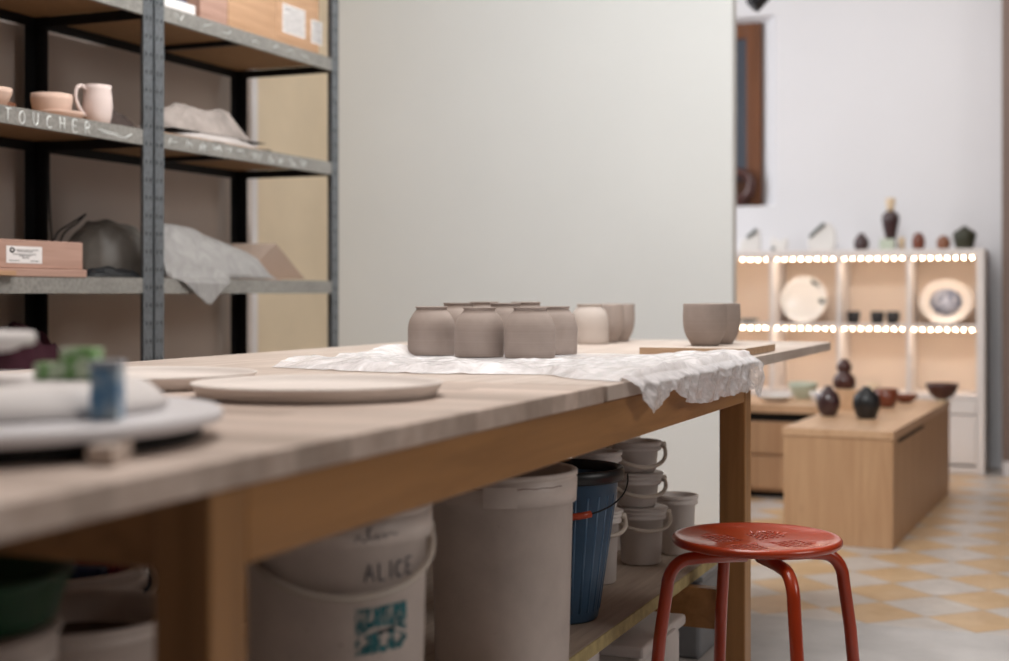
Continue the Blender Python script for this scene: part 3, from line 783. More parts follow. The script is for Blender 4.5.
# ------------------------------------------------------------------ metal racks
XF, XB = -2.40, -2.815
LV = [.48, .919, 1.331, 1.692, 2.10]      # undersides of the shelf lips
def rack(y0, y1, lab):
    t = thing('metal_shelving_unit', lab, 'shelving unit', ((XF+XB)/2, (y0+y1)/2, 0))
    ox, oy = (XF+XB)/2, (y0+y1)/2
    def bb(x0, y0_, z0, x1, y1_, z1): return (x0-ox, y0_-oy, z0), (x1-ox, y1_-oy, z1)
    W, D, T = .045, .042, .0022
    for yy, s in ((y0, 1), (y1, -1)):
        for xx, q in ((XF, -1), (XB, 1)):
            bm = BM()
            ya, yb = sorted((yy, yy+s*W)); xa, xb = sorted((xx, xx+q*D))
            add_box(bm, *bb(min(xx, xx+q*T), ya, 0, max(xx, xx+q*T), yb, 2.3))
            ya, yb = sorted((yy, yy+s*T)); add_box(bm, *bb(xa, ya, 0, xb, yb, 2.3))
            p = obj('upright', bm, M['galv_post'] if q < 0 else M['dark_steel'], t)  # rear uprights, like the back beams, coloured darker than the front metal
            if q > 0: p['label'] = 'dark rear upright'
            if q < 0:      # the key-hole slots of the front uprights
                bm = BM()
                for k in range(44):
                    zz = .08+k*.05
                    for dy in (.013, .032):
                        yc_ = yy+s*dy
                        add_box(bm, *bb(xx+.0001, yc_-.0022, zz, xx+.0007, yc_+.0022, zz+.011))
                o = obj('slots', bm, M['dark_steel'], p)
    for z in LV:
        hgt = .043
        sh = obj('shelf', box(*bb(XB+.004, y0+.006, z+hgt-.014, XF-.004, y1-.006, z+hgt-.003)), M['chip'], t)
        bm = BM(); add_box(bm, *bb(XF-.0040, y0+.018, z, XF-.0023, y1-.018, z+hgt)); add_box(bm, *bb(XF-.016, y0+.018, z, XF-.0041, y1-.018, z+.002))
        obj('front_beam', bm, M['galv'], t)
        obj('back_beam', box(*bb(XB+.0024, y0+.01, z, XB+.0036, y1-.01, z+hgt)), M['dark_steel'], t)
        for yy, s in ((y0, 1), (y1, -1)):
            a_, b_ = sorted((yy+s*.0024, yy+s*.004))
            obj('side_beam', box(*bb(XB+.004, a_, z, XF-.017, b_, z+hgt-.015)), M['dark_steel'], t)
        ym = (y0+y1)/2
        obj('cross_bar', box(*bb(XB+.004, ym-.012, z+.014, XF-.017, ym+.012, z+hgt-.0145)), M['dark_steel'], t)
    return t, ox, oy
rL, oxL, oyL = rack(2.17, 3.256, 'grey metal shelving unit at the left with TOUCHER chalked on its lip')
rR, oxR, oyR = rack(3.260, 4.315, 'grey metal shelving unit right of the double upright, holding wooden boxes on top')
ZA, ZB, ZC, ZD = LV[2]+.0408, LV[1]+.0408, LV[3]+.0408, LV[0]+.0408
# chalk writing
bm = BM()
ystart = 2.672
for st_ in word('TOUCHER', .030, .0450, .08):
    pp = [Vector((XF-.0019-oxL, ystart+px*1.1-oyL, LV[2]+.007+py)) for px, py in st_]
    add_tube(bm, smooth_path(pp, 4), .0017, 6)
for p in ([(.36, .012), (.40, .010), (.46, .006), (.49, .020)], [(.35, .019), (.39, .015), (.43, .013)]):
    add_tube(bm, [Vector((XF-.0019-oxL, ystart+a-oyL, LV[2]+b+.004)) for a, b in p], .0012, 6)
obj('chalk_writing', bm, M['chalk'], rL)['label'] = 'word TOUCHER in white chalk capitals'
bm = BM()
rn = random.Random(3)
yy = 3.33
for grp in range(11):
    L = []
    n = rn.randint(4, 8); w = rn.uniform(.03, .06)
    for i in range(n): L.append(Vector((XF-.0019-oxR, yy+w*i/n-oyR, LV[2]+.006+rn.uniform(0, .028))))
    add_tube(bm, L, .0012, 6); yy += w+rn.uniform(.01, .04)
    if yy > 4.18: break
obj('chalk_writing', bm, M['chalk'], rR)['label'] = 'faded illegible chalk marks'
bm = BM(); yy = 3.36
while yy < 4.1:
    add_tube(bm, [Vector((XF-.0019-oxR, yy+dx-oyR, LV[3]+.012+rn.uniform(0, .02))) for dx in (0, .012, .026, .04)], .001, 6); yy += rn.uniform(.06, .16)
obj('chalk_marks', bm, M['chalk'], rR)

# pottery on rack
def yrack(u, x=-2.5):
    xc = (u-504.5)/F; dX = xc*math.cos(TH)-math.sin(TH); dY = xc*math.sin(TH)+math.cos(TH)
    return dY*(x/dX)
def bowl(r, h, rf=.55, th=.004):
    return [(0, 0), (r*rf, 0), (r*rf*1.03, .003), (r*(.5+rf/2), h*.3), (r*.97, h*.75), (r, h), (r-th, h), (r*.97-th, h*.75), (r*(.45+rf/2), h*.32), (0, h*.12)]
X_ = -2.47
tag(obj('shallow_dish', lathe([(0, 0), (.050, 0), (.060, .004), (.066, .019), (.067, .023), (.063, .023), (.056, .008), (0, .006)], 56), M['bisque']),
    'low pinkish clay dish under the bowl on the shelf marked TOUCHER', 'dish', (X_-.02, 2.965, ZA))
tag(obj('clay_bowl', lathe([(0, 0), (.038, 0), (.042, .003), (.049, .02), (.053, .045), (.053, .060), (.049, .060), (.049, .045), (.044, .012), (0, .008)], 56), M['bisque']),
    'round pinkish bowl standing in the low dish left of the mug', 'bowl', (X_-.022, 2.945, ZA+.0075))
tm = thing('clay_mug', 'pale clay mug with a loop handle on the upper left shelf', 'mug', (X_+.018, yrack(97.5, X_+.018), ZA))
obj('body', lathe([(0, 0), (.034, 0), (.037, .003), (.043, .025), (.0465, .05), (.045, .075), (.0415, .092), (.0425, .105), (.039, .105), (.038, .092), (.041, .07), (.042, .045), (.036, .01), (0, .006)], 56), M['mug'], tm); tm.scale = (.86, .86, 1.02)
cd = Vector((-math.cos(TH), -math.sin(TH), 0))*1.0; cd = Vector((-.80, -.60, 0)).normalized() if False else Vector((-.35, -.94, 0)).normalized()
hp = [cd*a+Vector((0, 0, b)) for a, b in ((.041, .092), (.055, .100), (.072, .092), (.076, .070), (.066, .045), (.050, .028), (.042, .022))]
obj('handle', tube(smooth_path(hp, 5), .0055, 10), M['mug'], tm)
tag(obj('clay_bowl', lathe(bowl(.05, .05), 48), M['bisque']), 'small pinkish bowl at the extreme left of the shelf marked TOUCHER', 'bowl', (X_, 2.70, ZA))
tag(obj('clay_bowl', lathe(bowl(.048, .052), 48), M['tan_glaze']), 'darker small bowl behind, between the two pinkish bowls', 'bowl', (-2.66, 2.93, ZA))

tag(obj('dark_cloth', heap(40, 40, .12, .15, .052, 3, dome=True), M['cloth_dark']), 'dark brown cloth heap seen between the pale clay mug and the double upright', 'cloth', (-2.485, 3.17, ZA))
tc2 = thing('folded_cloths', 'heap of grey cloth on whitish cloths on the shelf right of the double upright', 'cloth', (-2.52, 3.635, ZA))
obj('white_cloth', heap(60, 60, .22, .54, .050, 9, 12), M['cloth_white'], tc2)
c = obj('grey_cloth', heap(60, 60, .19, .50, .090, 12, 12), M['cloth_grey'], tc2); c.location = (.0, -.0, .022)
tag(obj('thin_board', box((-.12, -.28, 0), (.12, .30, .006)), M['box_wood'], None, bevel=.001), 'thin wooden board under the grey and whitish cloths', 'board', (-2.53, 3.57, ZA))
tc2.location.z = ZA+.0065

# shelf B left: boards, label box
tbx = thing('wooden_box', 'shallow reddish wooden box with white label on the lower left shelf', 'box', (-2.50, 2.80, ZB+.0215))
obj('body', box((-.09, -.165, 0), (.09, .168, .070)), M['box_wood_r'], tbx, bevel=.002)
lb = obj('label', box((.0902, -.115, .012), (.0908, .012, .054)), M['paper'], tbx)
bm = BM()
add_tube(bm, [(.0911, -.095+.007*math.cos(a), .044+.005*math.sin(a)) for a in [2*PI*i/10 for i in range(10)]], .0018, 6, closed=True)
for z_, a_, b_ in ((.045, -.08, .0), (.041, -.078, -.02), (.034, -.09, -.01), (.030, -.07, -.03), (.025, -.06, -.035), (.018, -.105, -.07), (.018, -.03, .0)):
    add_tube(bm, [(.0911, a_+(b_-a_)*i/12, z_+(.0007 if i % 2 else -.0007)) for i in range(13)], .0006, 6)
obj('label_print', bm, M['ink'], lb)
tag(obj('wooden_slab', box((-.10, -.18, 0), (.10, .172, .020)), M['box_wood_r'], None, bevel=.002), 'flat reddish wooden slab under the labelled wooden box', 'slab', (-2.50, 2.80, ZB+.0005))
tag(obj('wooden_offcut', box((-.012, -.045, 0), (.012, .03, .012)), M['box_wood'], None, bevel=.001), 'short pale wood offcut in front of the wooden slab at the left edge', 'offcut', (-2.386-.016, 2.665, ZB+.0025))
bpy.data.objects['wooden_offcut'].location.x = -2.3985+.0
# wire tool and cable behind the box
def rk(u, v, x):
    xc = (u-504.5)/F; k = x/(xc*math.cos(TH)-math.sin(TH))
    return (x, (xc*math.sin(TH)+math.cos(TH))*k, EYE+(293-v)/F*k)
tag(obj('black_cable', tube(smooth_path([rk(49, 150, -2.72), rk(49, 180, -2.72), rk(50, 215, -2.72), rk(52, 245, -2.72), rk(53, 272, -2.72)], 8), .003, 8), M['black_pl']),
    'thin black cable hanging beside the rear upright behind the wooden box', 'cable')
bm = BM()
add_tube(bm, smooth_path([rk(50, 262, -2.66), rk(56, 235, -2.66), rk(72, 223, -2.66), rk(86, 214, -2.66)], 5), .0028, 8)
add_tube(bm, smooth_path([rk(56, 262, -2.66), rk(63, 235, -2.66), rk(77, 223, -2.66), rk(86, 214, -2.66)], 5), .0028, 8)
tag(obj('wire_tongs', bm, M['dark_steel']), 'pointed black wire tongs sticking up behind the wooden box', 'tongs')
tag(obj('dark_plastic_bag', heap(60, 60, .25, .29, .190, 23, 5, .10, dome=True), M['dark_bag']), 'bulging dark plastic bag on the lower shelf left of the double upright', 'bag', (-2.56, 3.14, ZB+.0005))
tag(obj('black_plastic_film', heap(30, 40, .10, .24, .025, 31, 8, .6), M['black_pl']), 'low crumpled black film in front of the dark plastic bag', 'plastic film', (-2.455, 3.13, ZB+.003))
bpy.data.objects['dark_plastic_bag'].location = (-2.60, 3.315, ZB+.0005)
# translucent plastic draped on shelf B right
def drape():
    bm = BM(); NXg, NYg = 60, 60; rows = []
    y0, y1 = 3.31, 3.93
    hang = [(3.31, 0), (3.36, .0), (3.50, .078), (3.53, .082), (3.64, .006), (3.66, 0), (3.93, 0)]
    def ip(x):
        for (a, b), (c, d) in zip(hang, hang[1:]):
            if x <= c: return b+(d-b)*(x-a)/(c-a)
        return 0
    for j in range(NYg+1):
        r = []; q = j/NYg
        top = .165*(1-max(0, q-.25)*.72)*(0.90+.10*math.sin(min(1, q*4)*PI/2))*min(1, (1-q)/.09+.15)
        for i in range(NXg+1):
            s = i/NXg
            ys = y0+.02+.15*(1-min(1, s/.78)); y = ys+(y1-ys)*q
            n = noise.noise(Vector((s*4, y*9, 1)))
            if s < .78:
                k = s/.78
                x = -2.66+(k)*.245
                z = ZB+.004+top*(math.sin(min(1, k*1.25)*PI/2) if k < .55 else math.cos((k-.55)/.45*PI/2)**.7 if k < .999 else 0)*(1+.15*n)+.003
            else:
                k = (s-.78)/.22; D = ip(y)*k
                x = -2.412+.018*min(1, D/.012)+.004*abs(n)*min(1, D/.02); z = ZB+.006-D
                if D < .001: x = -2.412-.0003*k
            r.append(bm.verts.new((x, y+.012*noise.noise(Vector((s*6, y*6, 7))), z)))
        rows.append(r)
    for a, b in zip(rows, rows[1:]):
        for i in range(NXg): bm.faces.new((a[i], a[i+1], b[i+1], b[i])).smooth = True
    return bm
tag(obj('translucent_plastic', drape(), M['wrap2'], None, solid=.001), 'dusty translucent plastic over a heap, one corner hanging below the shelf', 'plastic sheet')
tag(obj('cardboard_sheet', box((-.10, -.34, 0), (.10, .32, .005)), M['box_wood_r'], None, bevel=.001), 'thin reddish board lying under the translucent plastic', 'board', (-2.56, 3.72, ZB+.0003), 0)
bm = BM()
v = [bm.verts.new(p) for p in ((-2.60, 4.0, ZB+.008), (-2.45, 4.17, ZB+.008), (-2.49, 4.05, ZB+.125), (-2.62, 3.98, ZB+.125))]
bm.faces.new(v)
tag(obj('leaning_cardboard', bm, M['card'], None, solid=.004), 'brownish cardboard flap leaning at the right end of the translucent plastic', 'cardboard')
# maroon cloth bag on the lowest shelf
tag(obj('maroon_bag', heap(50, 50, .27, .42, .33, 44, 6, .25), M['maroon']), 'dark maroon cloth bag on the lowest shelf behind the table', 'bag', (-2.565, 2.89, ZD))
# top shelf
def lbox(lab, y0, y1, x0, x1, h, mat, labels=()):
    t = thing('wooden_crate', lab, 'crate', ((x0+x1)/2, (y0+y1)/2, ZC))
    sx, sy = x1-x0, y1-y0
    obj('body', box((-sx/2, -sy/2, 0), (sx/2, sy/2, h)), M[mat], t, bevel=.003)
    obj('lid', box((-sx/2-.002, -sy/2-.002, h+.001), (sx/2+.002, sy/2+.002, h+.014)), M[mat], t, bevel=.002)
    for (a, b, z0, z1) in labels:
        l = obj('label', box((sx/2+.0004, a-(y0+y1)/2, z0), (sx/2+.001, b-(y0+y1)/2, z1)), M['paper'], t)
        bm = BM()
        n = 7
        for i in range(n):
            zz = z0+(z1-z0)*(i+.8)/(n+.6); rn2 = random.Random(i)
            yy0 = a+.006-(y0+y1)/2; yy1 = b-.006-(y0+y1)/2
            add_tube(bm, [(sx/2+.0013, yy0+(yy1-yy0)*k/16, zz+rn2.uniform(-.003, .003)) for k in range(17)], .0015, 5)
        obj('label_print', bm, M['ink'], l)
    return t
y_a, y_b, y_c, y_d = yrack(201, -2.42), yrack(232, -2.42), yrack(281, -2.42), yrack(325, -2.42)
lbox('reddish wooden crate at the left end of the box row on the top shelf', y_a+.02, y_b-.001, -2.70, -2.435, .17, 'box_wood_r')
lbox('pale wooden crate in the middle of the box row on the top shelf', y_b+.004, y_c-.004, -2.70, -2.435, .20, 'box_wood')
lbox('pale wooden crate with two white labels at the right of the top shelf', y_c+.001, y_d-.015, -2.70, -2.435, .20, 'box_wood', ((yrack(281.5, -2.435)+.006, yrack(305, -2.435), .05, .145), (yrack(311, -2.435), yrack(322, -2.435), .045, .125)))
t = tag(obj('paper_stack', box((-.11, -.075, 0), (.11, .075, .035)), M['paper'], None, bevel=.003), 'stack of white paper beside the reddish crate on the top shelf', 'paper', (-2.525, yrack(163, -2.42)+.078+.0, ZC))
tag(obj('thin_book', box((-.10, -.06, 0), (.10, .06, .012)), M['navy'], None, bevel=.002), 'dark blue thin book lying on the white paper stack', 'book', (-2.53, yrack(163, -2.42)+.07, ZC+.036), .1)

# ------------------------------------------------------------------ showroom: cube shelving unit
KX0, KX1, KY0, KY1 = -2.26, -.445, 7.45, 7.83
P = .353
t = thing('cube_shelving_unit', 'white cube shelving unit with rows of warm LED lights against the showroom wall', 'shelving unit', ((KX0+KX1)/2, (KY0+KY1)/2, 0))
ox, oy = (KX0+KX1)/2, (KY0+KY1)/2
def kb(x0, y0, z0, x1, y1, z1): return (x0-ox, y0-oy, z0), (x1-ox, y1-oy, z1)
zt = 1.145
lv = [.04, .393, .748, 1.105]
obj('top_panel', box(*kb(KX0, KY0, 1.105, KX1, KY1, zt)), M['white_unit'], t, bevel=.002)
obj('base_panel', box(*kb(KX0+.041, KY0+.001, .001, KX1-.041, KY1, .04)), M['white_unit'], t, bevel=.002)
for x in (KX0, KX1-.04): obj('side_panel', box(*kb(x, KY0, .001, x+.04, KY1, 1.1045)), M['white_unit'], t, bevel=.002)
for z in lv[1:3]: obj('shelf', box(*kb(KX0+.0405, KY0+.002, z-.009, KX1-.0405, KY1-.013, z+.009)), M['white_unit'], t)
xs = [KX1-.02-P*k for k in range(0, 6)]
for x in xs[1:5]:
    for a, b in zip(lv, lv[1:]):
        obj('divider', box(*kb(x-.009, KY0+.002, a+.0095, x+.009, KY1-.013, b-.0095)), M['white_unit'], t)
obj('back_panel', box(*kb(KX0+.0405, KY1-.0125, .041, KX1-.0405, KY1-.001, 1.1045)), M['unit_back'], t)
for k in range(5):
    xr = xs[k]-(.020 if k == 0 else .009); xl = xs[k+1]+(.009 if k < 4 else .03)
    for zi, n in ((3, 8), (2, 8)):
        zz = lv[zi]-(.0005 if zi == 3 else .0095)
        bm = BM(); add_box(bm, *kb(xl+.006, KY0+.016, zz-.002, xr-.006, KY0+.024, zz))
        for i in range(n):
            xx = xl+(xr-xl)*(i+.5)/n
            bmesh.ops.create_icosphere(bm, subdivisions=2, radius=.0036, matrix=Matrix.Translation((xx-ox, KY0+.012-oy, zz-.006)))
        s = obj('led_strip', bm, [M['led_base'], M['led']], t)
        for f in s.data.polygons:
            if len(f.vertices) == 3: f.material_index = 1
    for zi, pw in ((3, .46), (2, .46)):
        d = bpy.data.lights.new('led_light', 'AREA'); d.shape = 'RECTANGLE'; d.size = .28; d.size_y = .01; d.energy = pw; d.color = (1, .85, .70)
        l = bpy.data.objects.new('led_light', d); COL.objects.link(l)
        l.location = ((xl+xr)/2, KY0+.035, lv[zi]-.018); l.rotation_euler = (.5, 0, 0)
    dz = obj('door', box(*kb(xl+.002, KY0-.001, .052, xr-.002, KY0+.016, .30)), M['white_unit'], t, bevel=.002)
    obj('handle', box(*kb((xl+xr)/2-.03, KY0-.012, .28, (xl+xr)/2+.03, KY0-.0015, .288)), M['white_unit'], dz, bevel=.001)
    obj('drawer', box(*kb(xl+.002, KY0-.001, .306, xr-.002, KY0+.016, .380)), M['white_unit'], t, bevel=.002)
KT = zt+.001
def onk(u, dy=.14): # X for picture column u on the unit at depth KY0+dy
    xc = (u-504.5)/F; Y = KY0+dy; yc = Y/(xc*math.sin(TH)+math.cos(TH)); return at(u, yc)[0], Y
def lobj(name, prof, mat, lab, cat, x, y, z, seg=32, sx=1, sy=1, group=None, rz=0):
    return tag(obj(name, lathe(prof, seg, sx=sx, sy=sy), M[mat]), lab, cat, (x, y, z), rz, group)
# oval plates standing in the cubes
def stand_plate(u, zc, rx, rz_, mat, mat2, lab, marks=None):
    x, y = onk(u, .20)
    t = thing('oval_plate', lab, 'plate', (x, y, lv[2]+.0095))
    bm = lathe([(0, -.004), (.72, -.004), (.96, .014), (1.0, .018), (.98, .022), (.93, .019), (.70, .004), (0, .003)], 56)
    bmx = Matrix.Rotation(PI/2-.16, 4, 'X') @ Matrix.Diagonal((rx, rz_, 1, 1))
    bmesh.ops.transform(bm, verts=bm.verts, matrix=bmx)
    mz = min(v.co.z for v in bm.verts); bmesh.ops.translate(bm, verts=bm.verts, vec=(0, 0, -mz+.001))
    pl = obj('plate', bm, M[mat], t)
    if mat2:
        bm = lathe([(0, .0035), (.58, .0035), (.60, .0055), (0, .0055)], 40)
        bmesh.ops.transform(bm, verts=bm.verts, matrix=bmx); bmesh.ops.translate(bm, verts=bm.verts, vec=(0, 0, -mz+.001))
        obj('centre', bm, M[mat2], t)['label'] = 'greyish blue centre of the plate'
    if marks:
        for (a, b, rr) in marks:
            bm = BM(); add_lathe(bm, [(0, .0), (rr, .0), (rr*1.05, .002), (0, .003)], 16, c=(a, b, .016))
            bmesh.ops.transform(bm, verts=bm.verts, matrix=bmx); bmesh.ops.translate(bm, verts=bm.verts, vec=(0, 0, -mz+.001))
            obj('glaze_spot', bm, M['grey_glaze'], t)
    bm = BM(); add_tube(bm, [(-.03, .07, .001+.003), (-.03, .03, .12)], .003); add_tube(bm, [(.03, .07, .004), (.03, .03, .12)], .003)
    obj('plate_stand', bm, M['dark_steel'], t)
    return t
stand_plate(804, 0, .125, .128, 'white_glaze', None, 'white round plate with grey-green spots standing in the second lit cube', ((.45, .75, .12), (.8, -.05, .13), (.62, .62, .08)))
stand_plate(946, 0, .135, .118, 'pink_glaze', 'grey_blue_glaze', 'pale oval plate with greyish blue centre standing in the rightmost lit cube')
for u, lab in ((853.5, 'left black cup of the three in the lit cube'), (877.5, 'middle black cup of the three in the lit cube'), (893, 'right black cup of the three in the lit cube')):
    x, y = onk(u, .13); lobj('black_cup', [(0, 0), (.024, 0), (.031, .012), (.035, .035), (.035, .066), (.032, .066), (.031, .035), (.02, .01), (0, .008)], 'black_glaze', lab, 'cup', x, y, lv[2]+.010, group='black cups in the lit cube')
x, y = onk(748, .13); lobj('dark_dish', bowl(.06, .022, .5), 'grey_glaze', 'small dark dish in the leftmost visible lit cube', 'dish', x, y, lv[2]+.010)
# on top of the unit
def slab_vase(u, w, h, lab, lean, mark):
    x, y = onk(u, .18)
    t = thing('slab_vase', lab, 'vase', (x, y, KT), .1)
    bm = BM()
    sh = {0: [(-.5, 0), (.42, 0), (.5, .35), (.42, .95), (.30, 1.0), (-.42, .42)], 1: [(-.38, 0), (.38, 0), (.5, .5), (.45, .9), (.05, .62), (-.35, .95), (-.5, .5)], 2: [(-.42, 0), (.42, 0), (.5, .3), (.48, .75), (.3, 1.0), (.0, 1.0), (-.45, .62), (-.5, .3)]}[lean]
    for s in (-.03, .03): pass
    fr = [bm.verts.new((a*w, -.03*(1-.3*b), b*h)) for a, b in sh]; bkk = [bm.verts.new((a*w, .03*(1-.3*b), b*h)) for a, b in sh]
    bm.faces.new(fr); bm.faces.new(bkk[::-1])
    for i in range(len(sh)):
        j = (i+1) % len(sh); bm.faces.new((fr[i], bkk[i], bkk[j], fr[j]))
    obj('body', bm, M['white_glaze'], t, bevel=.008)
    bm = BM()
    add_tube(bm, smooth_path([(a*w, -.0255, b*h) for a, b in mark], 4), .010, 8)
    obj('glaze_stroke', bm, M['grey_glaze'], t)['label'] = 'grey glaze stroke'
slab_vase(750, .125, .125, 'leftmost white slanting vase with a grey stroke on the cube shelving', 0, ((-.1, .62), (.12, .8), (.32, .97)))
slab_vase(779, .10, .09, 'small white vase with a dark foot on the cube shelving', 1, ((-.36, .12), (-.28, .18), (-.2, .14)))
slab_vase(822, .15, .15, 'largest white rounded vase with a grey diagonal stroke on the cube shelving', 2, ((-.42, .50), (-.2, .72), (.1, .98)))
def topv(name, u, prof, mat, lab, cat='vase', dz=0, seg=32):
    x, y = onk(u, .17); return lobj(name, prof, mat, lab, cat, x, y, KT+dz, seg)
topv('round_vase', 861.5, [(0, 0), (.026, 0), (.036, .014), (.041, .035), (.036, .06), (.022, .078), (.014, .085), (.016, .092), (.010, .092), (.008, .08), (0, .078)], 'purple_brown', 'small round dark vase between the white vase and the tall vase')
x, y = onk(889, .17)
tag(obj('pale_green_box', box((-.045, -.05, 0), (.032, .05, .058)), M['celadon'], None, bevel=.008), 'pale green ceramic box under the tall dark vase', 'box', (x, y, KT))
x2, y2 = onk(899.5, .17)
tag(obj('cream_cup', lathe([(0, 0), (.016, 0), (.018, .05), (.017, .066), (.014, .066), (.013, .01), (0, .008)], 24), M['cream']), 'slim cream cup right of the pale green box', 'cup', (x2+.012, y2+.0, KT))
t = thing('tall_vase', 'tall dark vase with a cream neck standing on the pale green box', 'vase', (x+.008, y, KT+.0595))
obj('body', lathe([(0, 0), (.025, 0), (.030, .02), (.040, .065), (.046, .10), (.044, .125), (.030, .142), (.02, .146), (0, .146)], 32), M['purple_brown'], t)
obj('neck', lathe([(0, .147), (.019, .147), (.020, .16), (.024, .195), (.026, .215), (.022, .215), (.018, .19), (0, .18)], 32), M['cream'], t)['label'] = 'cream-coloured neck'
topv('brown_vase', 918.5, [(0, 0), (.026, 0), (.032, .02), (.034, .045), (.030, .068), (.02, .080), (.021, .088), (.014, .088), (.012, .07), (0, .068)], 'red_brown', 'red-brown vase left of the tan vase on the cube shelving')
topv('tan_vase', 943.5, [(0, 0), (.024, 0), (.033, .016), (.036, .034), (.032, .055), (.018, .068), (.014, .072), (.010, .072), (.008, .06), (0, .058)], 'tan_glaze', 'small tan round vase left of the large olive jar')
topv('olive_jar', 964.5, [(0, 0), (.042, 0), (.046, .012), (.054, .045), (.060, .075), (.054, .088), (.038, .100), (.022, .108), (.014, .118), (0, .121)], 'dark_green', 'large dark olive lidded jar at the right end of the cube shelving', 'jar', seg=10)

# podium
px, py = -.62, 5.17
t = thing('display_podium', 'low pale wooden display podium with dark vases on top', 'podium', (px, py, 0), -math.radians(2.2))
PW, PL, PH = .395, 1.60, .424
obj('body', box((-PW, 0, .0), (0, PL, PH-.031)), M['pine'], t, bevel=.002)
obj('top_panel', box((-PW-.004, -.004, PH-.03), (.004, PL+.004, PH)), M['pine_top'], t, bevel=.002)
obj('handle_slot', box((.0005, .12, PH-.052), (.0015, .75, PH-.040)), M['dark_void'], t)
obj('end_panel', box((-PW+.01, PL+.0005, .03), (-.01, PL+.006, PH-.04)), M['pine'], t)
def podp(u, v, ztop=PH):
    yc = (EYE-ztop)*F/(v-293); return at(u, yc)
def pod(name, prof, mat, lab, cat, u, v, seg=36, z=PH, parts=None):
    x, y = podp(u, v, z); return lobj(name, prof, mat, lab, cat, x, y, z+.001, seg)
pod('round_vase', [(0.0, 0.0), (0.0251, 0.0), (0.0365, 0.0137), (0.0456, 0.0399), (0.0467, 0.0627), (0.0388, 0.0889), (0.0205, 0.1049), (0.0137, 0.1117), (0.0171, 0.1208), (0.0103, 0.1208), (0.008, 0.1026), (0.0, 0.1003)], 'purple_brown', 'round dark brown vase at the front left of the podium', 'vase', 828.5, 416)
pod('round_vase', [(0.0, 0.0), (0.0312, 0.0), (0.0408, 0.012), (0.0516, 0.042), (0.054, 0.066), (0.048, 0.09), (0.0312, 0.108), (0.0156, 0.1164), (0.0168, 0.1248), (0.0108, 0.1248), (0.0084, 0.108), (0.0, 0.1056)], 'black_glaze', 'round matt black vase at the front of the podium right of the wooden block', 'vase', 866.5, 418.5)
bxx, byy = podp(851, 409)
tag(obj('wooden_block', box((-.06, -.055, 0), (.06, .055, .085)), M['pine_top'], None, bevel=.002), 'pale wooden display block between the two round vases on the podium', 'block', (bxx, byy, PH+.001), -.096)
lobj('gourd_vase', [(0.0, 0.0), (0.039, 0.0), (0.0468, 0.0156), (0.0481, 0.0364), (0.0403, 0.0559), (0.0247, 0.065), (0.0273, 0.078), (0.0325, 0.091), (0.0273, 0.1079), (0.0156, 0.117), (0.0156, 0.1248), (0.0091, 0.1248), (0.0, 0.117)], 'brown_glaze', 'dark brown double-gourd vase standing on the wooden block', 'vase', bxx-.030, byy+.01, PH+.087)
x, y = podp(872, 402); lobj('glass_cup', [(0, 0), (.018, 0), (.022, .03), (.024, .085), (.022, .085), (.019, .03), (0, .006)], 'cream', 'pale slim cup behind the matt black vase on the podium', 'cup', x, y, PH+.001)
x, y = podp(886, 407); lobj('brown_bowl', [(0, 0), (.032, 0), (.046, .022), (.052, .078), (.049, .078), (.040, .022), (0, .012)], 'red_brown', 'tall red-brown bowl right behind the matt black vase', 'bowl', x, y, PH+.001)
x, y = podp(905, 402.5); lobj('brown_bowl', bowl(.058, .036, .42), 'red_brown', 'low flared red-brown bowl right of the tall red-brown bowl', 'bowl', x, y, PH+.001)
x, y = podp(942, 402.5); t = thing('footed_bowl', 'dark red-brown footed bowl at the far end of the podium', 'bowl', (x, y, PH+.001))
obj('bowl', lathe([(0, .014), (.026, .014), (.052, .033), (.070, .070), (.073, .086), (.069, .086), (.050, .040), (0, .022)], 40), M['brown_glaze'], t)
obj('foot', lathe([(0, 0), (.026, 0), (.022, .0135), (0, .0135)], 32), M['cream'], t)

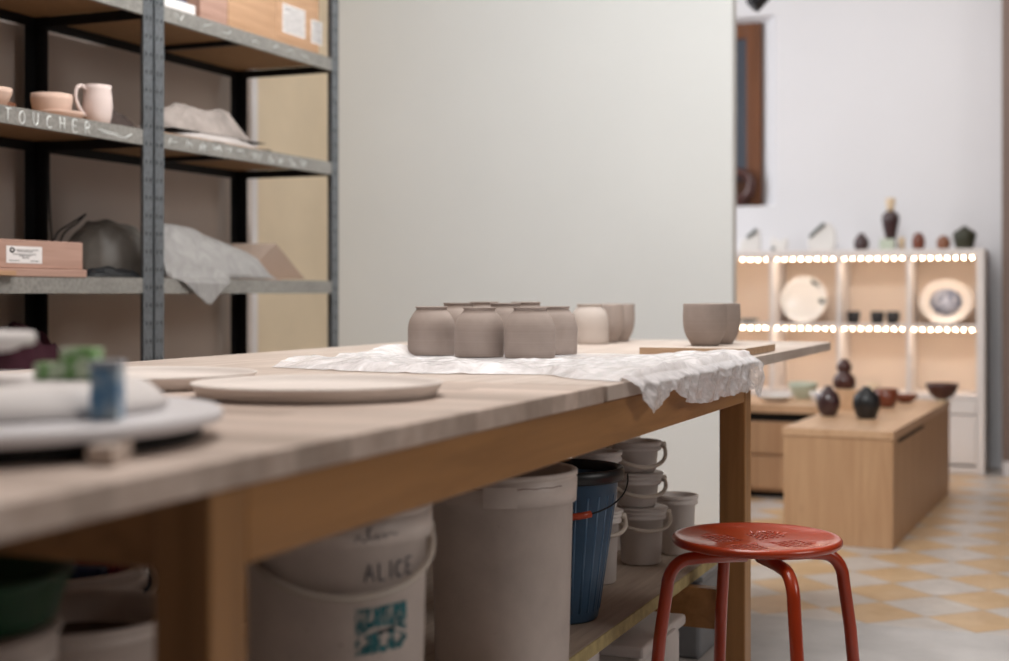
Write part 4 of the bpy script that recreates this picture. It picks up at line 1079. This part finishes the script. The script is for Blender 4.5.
# low drawer bench between the table and podium
bx1, byf = -.74, 6.30
t = thing('drawer_bench', 'low pale wooden bench with drawers and a black gap under its top', 'bench', (-1.35, 6.5, 0))
def bb2(x0, y0, z0, x1, y1, z1): return (x0+1.35, y0-6.5, z0), (x1+1.35, y1-6.5, z1)
obj('top_panel', box(*bb2(-2.0, 6.23, .385), bb2(0, 0, 0, -.83, 6.78, .424)[1]) if False else box((-2.0+1.35, -.27, .385), (-1.0+1.35, .28, .424)), M['pine_top'], t, bevel=.003)
obj('recess', box((-.62, -.23, .345), (.34, .27, .3845)), M['dark_void'], t)
obj('body', box((-.64, -.23, .03), (.355, .27, .3445)), M['pine'], t)
for z0, z1 in ((.20, .342), (.045, .190)):
    for a, b in ((-.635, -.05), (-.045, .35)):
        d = obj('drawer', box((a, -.250, z0), (b, -.2305, z1)), M['pine'], t, bevel=.002)
obj('plinth', box((-.60, -.20, .001), (.33, .25, .0295)), M['dark_void'], t)
BZ = .4255
def bnp(u, yy): 
    xc = (u-504.5)/F; yc = yy/(xc*math.sin(TH)+math.cos(TH)); return at(u, yc)[0], yy
x, y = bnp(775, 6.42); lobj('white_dish', bowl(.085, .028, .5), 'white_glaze', 'low white dish at the left of the drawer bench', 'dish', x, y, BZ)
x, y = bnp(803, 6.62); lobj('pale_green_bowl', bowl(.068, .075, .5), 'celadon', 'pale green bowl on the drawer bench behind the white cup', 'bowl', x, y, BZ)
x, y = bnp(818, 6.44); t = thing('white_cup', 'white cup with a blue mark on the drawer bench beside the pale green bowl', 'cup', (x, y, BZ))
obj('body', lathe(bowl(.040, .045, .6), 36), M['white_glaze'], t)
a_ = math.atan2(-y, -x); bm = BM(); add_lathe(bm, [(0, 0), (.010, 0), (.010, .002), (0, .002)], 14)
bmesh.ops.transform(bm, verts=bm.verts, matrix=Matrix.Translation((math.cos(a_)*.0375, math.sin(a_)*.0375, .026)) @ Matrix.Rotation(a_, 4, 'Z') @ Matrix.Rotation(PI/2-.15, 4, 'Y'))
obj('blue_mark', bm, M['cobalt'], t)
t = thing('black_box', 'black object standing on the floor at the right edge by the brown wall', 'box', (-.20, 7.40, .001))
obj('body', box((-.07, -.06, 0), (.17, .06, .185)), M['black_pl'], t, bevel=.01)
obj('foot', box((-.05, -.04, -.0005), (.13, .04, 0)), M['black_pl'], t)
